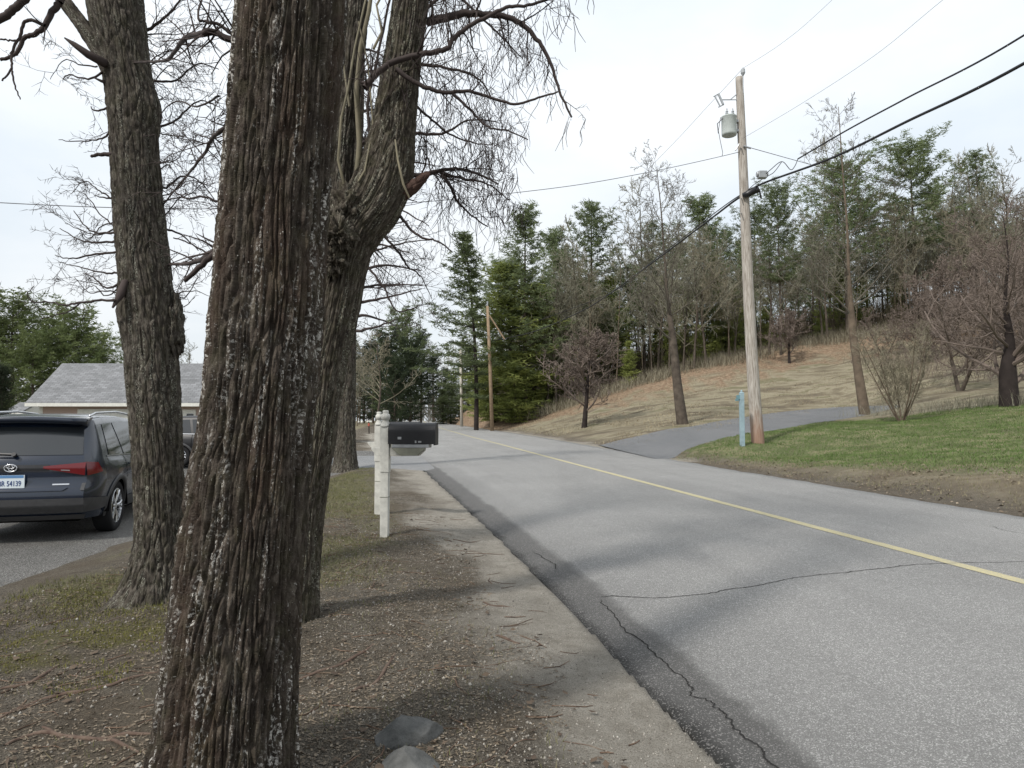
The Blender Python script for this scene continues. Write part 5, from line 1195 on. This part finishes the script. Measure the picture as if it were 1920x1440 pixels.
b = MB(); b.tube([on(1387, 172), on(1369, 187, -.1), on(1352, 187, -.1)], .022, 6, True); b.tube([on(1369, 187, -.1), on(1388, 187)], .018, 6); b.tube([on(1340, 180, -.1), on(1350, 199, -.1)], .025, 6, True); b.tube([on(1347, 176, -.1), on(1356, 196, -.1)], .045, 8, True); b.tube([on(1338, 181, -.1), on(1349, 175, -.1)], .022, 6, True); b.tube([on(1347, 201, -.1), on(1357, 196, -.1)], .022, 6, True); b.build('fuse_cutout', M['insul'], UP)
b = MB(); b.tube([on(1392, 366, -.25), on(1402, 364, -.3), on(1412, 358, -.3), on(1420, 356, -.3), on(1424, 360, -.3)], [.07, .13, .14, .13, .05], 12, True); b.tube([on(1424, 356, -.3), on(1427, 372, -.3)], .03, 6, True); b.build('splice_case', M['black_plastic'], UP, True)
b = MB(); c = on(1429, 328, -1.2); b.box(c, (.30, .22, .26)); b.tube([c + Vector((-.2, 0, .02)), c + Vector((.2, 0, .02))], .1, 10, True); b.build('junction_box', M['steel'], UP, False, .02)
b = MB(); 
for py in (278, 372, 400): b.tube([on(1390, py, -.3), on(1390, py, .3)], .02, 6, True)
b.tube([on(1394, 274, -.2), on(1408, 278, -.2)], .035, 6, True); b.tube([on(1379, 282, -.2), on(1386, 270, -.2)], .03, 6, True); b.build('hardware', M['steel'], UP)
def far_pole(px, pyb, pyt, Y, mat, label, r, brace=None):
    l = gp(px[0], pyb, Y); e = empty('utility_pole', l, label, 'utility pole', 'utility poles along the road'); b = MB(); b.tube([l + Vector((0, 0, -.3)), P((px[0] + px[1]) / 2, (pyb + pyt) / 2, Y), P(px[1], pyt, Y)], [r, r * .85, r * .7], 12, True); b.build('pole', mat, e, True)
    b = MB(); q = P(px[1], pyt, Y); b.tube([q, q + Vector((0, 0, .45))], [.05, .09], 8, True); b.build('top_insulator', M['insul'], e)
    if brace: b = MB(); b.tube([P(brace[0], brace[1], Y), P(brace[2], brace[3], Y)], .07, 8, True); b.build('brace', wood2, e)
far_pole((923, 914), 784, 574, 67, wood2, 'brown wooden utility pole with a slanted brace beside bright young pines', .185, (918, 592, 946, 636))
far_pole((866, 863), 773, 655, 90, wood3, 'pale far utility pole at the bend of the road', .20)
def cable(name, pts, r, label, mat=None, n=10, cat='cable', group='overhead lines', sides=6):
    C = [Vector(c) for c in cat_rom([tuple(p) for p in pts], n)]; b = MB(); b.tube(C, r, sides); o = b.build(name, mat or M['cable'], smooth=True); return tag(o, label, cat, group)
cable('cable', [P(2500, -230, 10.5), P(1920, 119, 15), P(1700, 228, 18.6), P(1560, 296, 21.6), P(1430, 344, 25.3), P(1398, 364, 25.9)], .036, 'thickest black cable rising from the pole to the picture corner')
cable('cable', [P(2500, -330, 10.5), P(1920, 66, 15), P(1700, 184, 18.6), P(1590, 243, 21), P(1496, 298, 23.4)], .023, 'thinner dark cable just above the thickest one')
cable('cable', [P(1496, 298, 23.4), P(1490, 312, 23.6), P(1482, 318, 23.8), P(1466, 303, 24), P(1445, 318, 24.5), P(1432, 330, 24.8)], .013, 'kinked loop of wire hanging off the junction box')
cable('cable', [P(1466, 303, 24), P(1452, 322, 24.4), P(1440, 330, 24.7), P(1415, 345, 25.4), P(1398, 361, 25.8)], .012, 'second loose wire looping from the junction box to the pole')
cable('cable', [P(1398, 364, 26.1), P(1375, 378, 27.6), P(1320, 420, 32), P(1220, 495, 41), P(1130, 560, 52), P(1085, 586, 60), P(1000, 622, 64), P(918, 640, 70)], .040, 'sagging black cable running from the transformer pole down to the brown pole')
cable('cable', [P(1398, 360, 26.1), P(1350, 392, 29), P(1230, 484, 40), P(1130, 556, 52), P(918, 632, 70)], .020, 'slack thin line just over the sagging black cable')
cable('cable', [P(1394, 280, 26), P(1378, 287, 25.9), P(1240, 318, 25.4), P(1100, 344, 24.6), P(960, 362, 23.8), P(800, 378, 23), P(600, 389, 22), P(300, 391, 20), P(0, 380, 18.5), P(-400, 352, 17)], .011, 'long thin service wire crossing the road behind the trunks', M['wire'])
cable('cable', [P(1396, 274, 26), P(1500, 303, 29), P(1600, 330, 33), P(1760, 365, 40)], .012, 'faint wire sloping from the pole towards the ridge', M['wire'])
cable('cable', [P(1388, 262, 26), P(1500, 196, 22.8), P(1640, 104, 19.4), P(1780, -10, 16.7), P(2100, -260, 13)], .006, 'faint middle wire climbing out of the top of the picture', M['wire'], sides=4)
cable('cable', [P(1393, 128, 25.9), P(1470, 78, 23.6), P(1560, 0, 21.1), P(1900, -330, 15)], .006, 'faintest topmost wire leaving the pole tip', M['wire'], sides=4)
cable('cable', [P(1393, 128, 25.9), P(1330, 196, 30), P(1240, 292, 38), P(1100, 430, 52), P(914, 574, 70)], .009, 'faint wire dropping from the pole tip towards the brown pole', M['wire'], sides=4)
# ------------------------------------------------------------------ rocks and small things
M['rock'] = (lambda m: (m.col(m.mix(m.ramp(m.noise(m.coord(), 6, 6, .65), [(.35, 0.0), (.65, 1.0)]), (.060, .062, .060), (.15, .15, .145))), m.bump(m.noise(m.coord(), 25, 6, .7), .7, .02), m.m)[-1])(Mat('rock_grey', .9, .2))
def rock(name, px, py, s, label, seed, rz, sink=.3, fr=.8):
    l = G(px, py); o = lump(name, (l.x, l.y, H2(l.x, l.y) + s[2] * .0), s, M['rock'], None, seed, 5, .14, fr, facets=16); o.rotation_euler.z = rz; tag(o, label, 'rock'); return o
rock('rock', 768, 1425, (.19, .12, .125), 'dark grey half-buried rock behind a smaller one on the verge', 4, .5, .45)
rock('rock', 760, 1480, (.16, .10, .09), 'grey stone cut by the bottom picture edge in front of the dark rock', 9, .2, .5)
l = G(552, 1384); b = MB(); Rr = random.Random(2)
for k in range(3):
    a = .6 + k * 1.1; c = l + Vector((0, 0, .025)); b.poly([c, c + Vector((math.cos(a) * .03, math.sin(a) * .02, .03)), c + Vector((math.cos(a + .5) * .055, .01, .05)), c + Vector((math.cos(a + .9) * .035, math.sin(a + .9) * .02, .015))])
tag(b.build('plastic_scrap', simple('green_plastic', (.02, .22, .12), .5)), 'small green scrap lying against the thickest trunk', 'litter')
l = G(922, 1338); b = MB(); b.tube([l + Vector((.00, .10, .012)), l + Vector((-.035, .075, .03)), l + Vector((-.03, .02, .034)), l + Vector((.02, -.05, .02)), l + Vector((.075, -.13, .012))], [.006, .009, .010, .009, .005], 7, True); tag(b.build('fallen_stick', simple('stick_tan', (.20, .13, .09), .85), smooth=True), 'curled brown stick on the verge above the dark rock', 'stick')
l = G(692, 813); h = P(0, 790, l.y).z - l.z; e = empty('marker_stake', l, 'dark stake with a red band on the lawn left of the mailboxes', 'stake'); b = MB(); b.tube([l, l + Vector((-.03, 0, h))], .045, 8, True); b.build('stake', M['trunk_black'], e); b = MB(); b.tube([l + Vector((-.03, 0, h * .62)), l + Vector((-.03, 0, h * .85))], .07, 8, True); b.build('band', simple('band_red', (.45, .10, .07), .6), e); b = MB(); b.box(l + Vector((.0, 0, h * 1.0)), (.42, .06, .12)); b.build('reflector', M['white'], e)
for i, px in enumerate((665, 673, 679)):
    l = G(px, 794); o = lump('painted_stone', l + Vector((0, 0, .22)), (.24, .24, .25), M['white'], None, i, 3, .15); tag(o, ('white rounded stone closest to the dark upright trunk', 'middle one of three white stones at the lawn end', 'white rounded stone closest to the mailboxes')[i], 'stone', 'white stones at the lawn end')
l = gp(837, 774, 120); b = MB(); b.tube([l, l + Vector((0, 0, .85))], .13, 8, True); b.tube([l + Vector((0, 0, .85)), l + Vector((0, 0, .98))], [.13, .03], 8, True); tag(b.build('marker_post', M['white']), 'short white post at the far road edge under the pines', 'post')
# ------------------------------------------------------------------ scatter: leaves, twigs, pebbles, grass
RS = np.random.RandomState(4)
def scatter(n, x0, x1, y0, y1, keep, near=True):
    y = y0 + (y1 - y0) * RS.rand(n) ** (1.6 if near else 1); x = x0 + (x1 - x0) * RS.rand(n); k = keep(x, y); x, y = x[k], y[k]; return x, y, zmany(x, y)
def nzv(x, y, s, seed): return np.array([fbm(a, b, s, seed, 2) for a, b in zip(x, y)])
def flakes(name, x, y, z, size, mat, label, cat, lift=.004, curl=.5):
    n = len(x); a = RS.rand(n) * 6.28; s = size * (.5 + RS.rand(n)); V = np.zeros((n, 4, 3)); asp = .35 + .5 * RS.rand(n)
    for k, (u, v_) in enumerate(((-1, 0), (0, -1), (1, 0), (0, 1))):
        V[:, k, 0] = x + (np.cos(a) * u - np.sin(a) * v_ * asp) * s; V[:, k, 1] = y + (np.sin(a) * u + np.cos(a) * v_ * asp) * s; V[:, k, 2] = z + lift + RS.rand(n) * s * curl
    return tag(npmesh(name, V.reshape(-1, 3), np.arange(4 * n).reshape(-1, 4), mat), label, cat, kind='stuff')
def vmat(name, cols, rough=.85, sc=30):
    m = Mat(name, rough, .2); m.col(m.ramp(m.noise(m.pos(), sc, 2, .5), [(.25 + .5 * i / (len(cols) - 1), c) for i, c in enumerate(cols)])); return m.m
x, y, z = scatter(75000, -6, 2.0, 2.0, 13, lambda x, y: (Lf(y) - x > .45) & ~((x < -4.1) & (y > 5) & (RS.rand(len(x)) > .12)) & (nzv(x, y, .9, 41) > -.22 + .5 * (Lf(y) - x < 1.0)))
flakes('leaf_litter', x, y, z, .0085, vmat('leaf_bits', [(.045, .035, .026), (.12, .095, .07), (.24, .20, .15), (.085, .07, .055)], .85, 60), 'brown leaf bits and needles strewn on the near verge', 'leaf litter')
x, y, z = scatter(4000, -6, 1.7, 2.0, 10, lambda x, y: (Lf(y) - x > .3) & ~((x < -4.1) & (y > 5)))
n = len(x); s = .0045 + .008 * RS.rand(n) ** 2; O = np.array([(1, 0, 0), (0, 1, 0), (-1, 0, 0), (0, -1, 0), (0, 0, 1), (0, 0, -1)], float); FO = np.array([(0, 1, 4), (1, 2, 4), (2, 3, 4), (3, 0, 4), (1, 0, 5), (2, 1, 5), (3, 2, 5), (0, 3, 5)])
V = np.stack([x, y, z + .002], 1)[:, None, :] + O[None] * s[:, None, None] * (.6 + .8 * RS.rand(n, 6, 1)); Fv = (FO[None] + (np.arange(n) * 6)[:, None, None]).reshape(-1, 3)
tag(npmesh('pebbles', V.reshape(-1, 3), Fv, vmat('pebble_mix', [(.10, .09, .08), (.25, .23, .20), (.44, .42, .38)], .8, 25)), 'small pale pebbles on the near verge', 'pebbles', kind='stuff')
x, y, z = scatter(26000, 1.0, 26, 5, 27, lambda x, y: (x - Rf(y) > .05) & (x - Rf(y) < np.interp(y, [-20, 8, 12, 18, 25, 30], [5.2, 4.2, 3.2, 1.9, .9, .6]) + .8) & (nzv(x, y, .6, 51) > -.2), False)
flakes('leaf_litter', x, y, z, .028, vmat('leaf_bits_tan', [(.09, .065, .045), (.20, .155, .11), (.32, .27, .20)], .85, 9), 'tan dead leaves along the far road edge', 'leaf litter', .006, .8)
RT = random.Random(6); mb = MB()
for k in range(620):
    yy = 2.1 + 9 * RT.random() ** 1.4; xx = RT.uniform(-5.5, float(Lf(yy)) - .35)
    if xx < -4.2 and yy > 5: continue
    a = RT.gauss(.45, .7); L = RT.uniform(.05, .30) * (1.5 if RT.random() < .12 else 1); pts = []
    for i in range(5): a += RT.gauss(0, .25); pts.append((xx, yy)); xx += math.cos(a) * L / 4; yy += math.sin(a) * L / 4
    q = np.array(pts); zz = zmany(q[:, 0], q[:, 1]); r = RT.uniform(.0018, .0045)
    mb.tube([(q[i, 0], q[i, 1], zz[i] + r) for i in range(5)], [r, r, r * .9, r * .8, r * .5], 5)
tag(mb.build('fallen_twigs', vmat('twig_mix', [(.05, .033, .025), (.13, .085, .06), (.20, .15, .11)], .85, 12)), 'fallen twigs scattered over the bare soil', 'twigs', kind='stuff')
x, y, z = scatter(42000, -6, 1.8, 2.0, 12, lambda x, y: (Lf(y) - x > .6) & ~((x < -4.1) & (y > 5)) & (nzv(x, y, 1.1, 71) > -.15))
n = len(x); a = RS.rand(n) * 6.28; L_ = .008 + .022 * RS.rand(n) ** 2; dx = np.cos(a) * L_; dy = np.sin(a) * L_; wx = -np.sin(a) * .0011; wy = np.cos(a) * .0011; zz = z + .003
V = np.stack([np.c_[x - dx - wx, y - dy - wy, zz], np.c_[x - dx + wx, y - dy + wy, zz], np.c_[x + dx + wx, y + dy + wy, zz + RS.rand(n) * .012], np.c_[x + dx - wx, y + dy - wy, zz + RS.rand(n) * .012]], 1)
tag(npmesh('fallen_needles', V.reshape(-1, 3), np.arange(4 * n).reshape(-1, 4), vmat('needle_straw', [(.08, .055, .038), (.18, .145, .105), (.26, .22, .165)], .85, 25)), 'dry needles and straw strewn over the near soil', 'needles', kind='stuff')
x, y, z = scatter(60000, -3, 2.0, 2.0, 14, lambda x, y: (Lf(y) - x > .0) & (Lf(y) - x < 1.5 + RS.rand(len(x))))
n = len(x); s = .0018 + .0045 * RS.rand(n) ** 2
V = np.stack([x, y, z + .001], 1)[:, None, :] + O[None] * s[:, None, None] * (.6 + .8 * RS.rand(n, 6, 1)); Fv = (FO[None] + (np.arange(n) * 6)[:, None, None]).reshape(-1, 3)
tag(npmesh('gravel', V.reshape(-1, 3), Fv, vmat('grit_mix', [(.06, .05, .042), (.24, .22, .19), (.50, .47, .42)], .85, 60)), 'fine grit along the road shoulder', 'gravel', kind='stuff')
x, y, z = scatter(2600, -6, 1.6, 2.0, 12, lambda x, y: (Lf(y) - x > .35) & ~((x < -4.1) & (y > 5)) & (nzv(x, y, .8, 33) > -.1))
flakes('dead_leaves', x, y, z, .019, vmat('dead_leaf', [(.05, .036, .027), (.09, .066, .048), (.14, .105, .075)], .8, 8), 'curled brown dead leaves on the near verge', 'leaves', .006, .9)
mb = MB()
for pix in ([(0, 1330), (90, 1300), (190, 1290), (300, 1262)], [(10, 1395), (70, 1370), (150, 1385), (200, 1400), (260, 1440)], [(0, 1275), (60, 1262), (110, 1238)], [(560, 1290), (640, 1262), (700, 1230)], [(660, 1330), (710, 1290), (740, 1245)], [(80, 1360), (140, 1385), (215, 1392), (290, 1395)], [(905, 1130), (930, 1140), (960, 1142)], [(930, 1202), (975, 1215)]):
    c = cat_rom([tuple(G(*q)) for q in pix], 6); zz = zmany(c[:, 0], c[:, 1]); rr_ = RT.uniform(.007, .013); mb.tube([(c[i, 0], c[i, 1], zz[i] + rr_ * .1 + .004 * math.sin(i)) for i in range(len(c))], [rr_ * (.5 + .5 * math.sin(math.pi * (i + .5) / len(c))) for i in range(len(c))], 6)
tag(mb.build('exposed_roots', vmat('root_brown', [(.07, .045, .035), (.15, .11, .085)], .9, 20), smooth=True), 'exposed roots and long twigs crossing the bare soil', 'roots', kind='stuff')
def blades(name, x, y, z, h, wd, mat, label):
    n = len(x); a = RS.rand(n) * 6.28; hh = h * (.5 + RS.rand(n)); V = np.zeros((n, 3, 3)); ln = .5 * hh
    V[:, 0] = np.c_[x - np.cos(a) * wd, y - np.sin(a) * wd, z - .01]; V[:, 1] = np.c_[x + np.cos(a) * wd, y + np.sin(a) * wd, z - .01]; V[:, 2] = np.c_[x + RS.randn(n) * ln, y + RS.randn(n) * ln, z + hh]
    return tag(npmesh(name, V.reshape(-1, 3), np.arange(3 * n).reshape(-1, 3), mat), label, 'grass', kind='stuff')
le = lambda y: np.interp(y, [-20, 8, 12, 18, 25, 30], [5.2, 4.2, 3.2, 1.9, .9, .6])
x, y, z = scatter(170000, 6, 25, 9, 34, lambda x, y: (x - Rf(y) > le(y) - .4 + RS.rand(len(x)) * 1.2) & (y < np.interp(x, dn[:, 0], dn[:, 1]) - .1) & (x / y < .80), False)
blades('lawn_grass', x, y, z, .05, .010, vmat('grass_lawn', [(.07, .095, .03), (.10, .155, .045), (.16, .175, .08)], .8, 1.6), 'short green lawn grass across the road')
x, y, z = scatter(60000, -5, -1.0, 5.5, 21, lambda x, y: (Lf(y) - x > 1.2 + RS.rand(len(x)) * .8) & (x > -4.4) & (nzv(x, y, .5, 21) > -.25), False)
blades('verge_grass', x, y, z, .035, .004, vmat('grass_verge', [(.10, .095, .045), (.13, .135, .055), (.22, .19, .11)], .8, 5), 'thin patchy grass on the verge beyond the big trunks')
x, y, z = scatter(26000, -4.6, -1.8, 4.0, 7.2, lambda x, y: (np.hypot((x + 3.1) / 1.0, (y - 5.4) / 1.0) + nzv(x, y, 1.5, 8) * .9 < 1.05) & (nzv(x, y, 3, 15) > -.25), False)
blades('moss', x, y, z, .016, .0045, vmat('moss_yellow_green', [(.10, .095, .02), (.16, .155, .035), (.12, .11, .045)], .9, 9), 'yellow-green moss at the foot of the leaning trunk')
x, y, z = scatter(60000, -4, 60, 26, 80, lambda x, y: (x - Rf(y) > .8) & ((y > np.interp(x, dn[:, 0], dn[:, 1]) + 5.5) | (x < 4)) & (nzv(x, y, .35, 61) > -.1), False)
blades('field_grass', x, y, z, .11, .02, vmat('grass_dry', [(.13, .105, .07), (.25, .21, .14), (.33, .285, .195), (.155, .15, .085)], .9, .8), 'dry tan field grass on the slope')
x, y, z = scatter(90000, 3, 24, 6, 30, lambda x, y: (x - Rf(y) > .25 + .5 * RS.rand(len(x))) & (x - Rf(y) < le(y) + 1.8) & (x / y < .80) & (nzv(x, y, .8, 91) > -.25), False)
blades('verge_straw', x, y, z, .045, .007, vmat('grass_straw', [(.13, .105, .065), (.27, .235, .155), (.15, .15, .075), (.34, .30, .21)], .9, 4), 'straw and thin grass between the lawn and the road edge')
x, y, z = scatter(16000, -5.5, 1.2, 2.2, 9, lambda x, y: (Lf(y) - x > .7) & ~((x < -4.2) & (y > 5)) & (nzv(x, y, 2.2, 55) > .16))
blades('grass_tufts', x, y, z, .03, .0022, vmat('grass_tuft', [(.085, .085, .035), (.14, .145, .055), (.24, .20, .12)], .8, 6), 'sparse short tufts in the near bare soil')
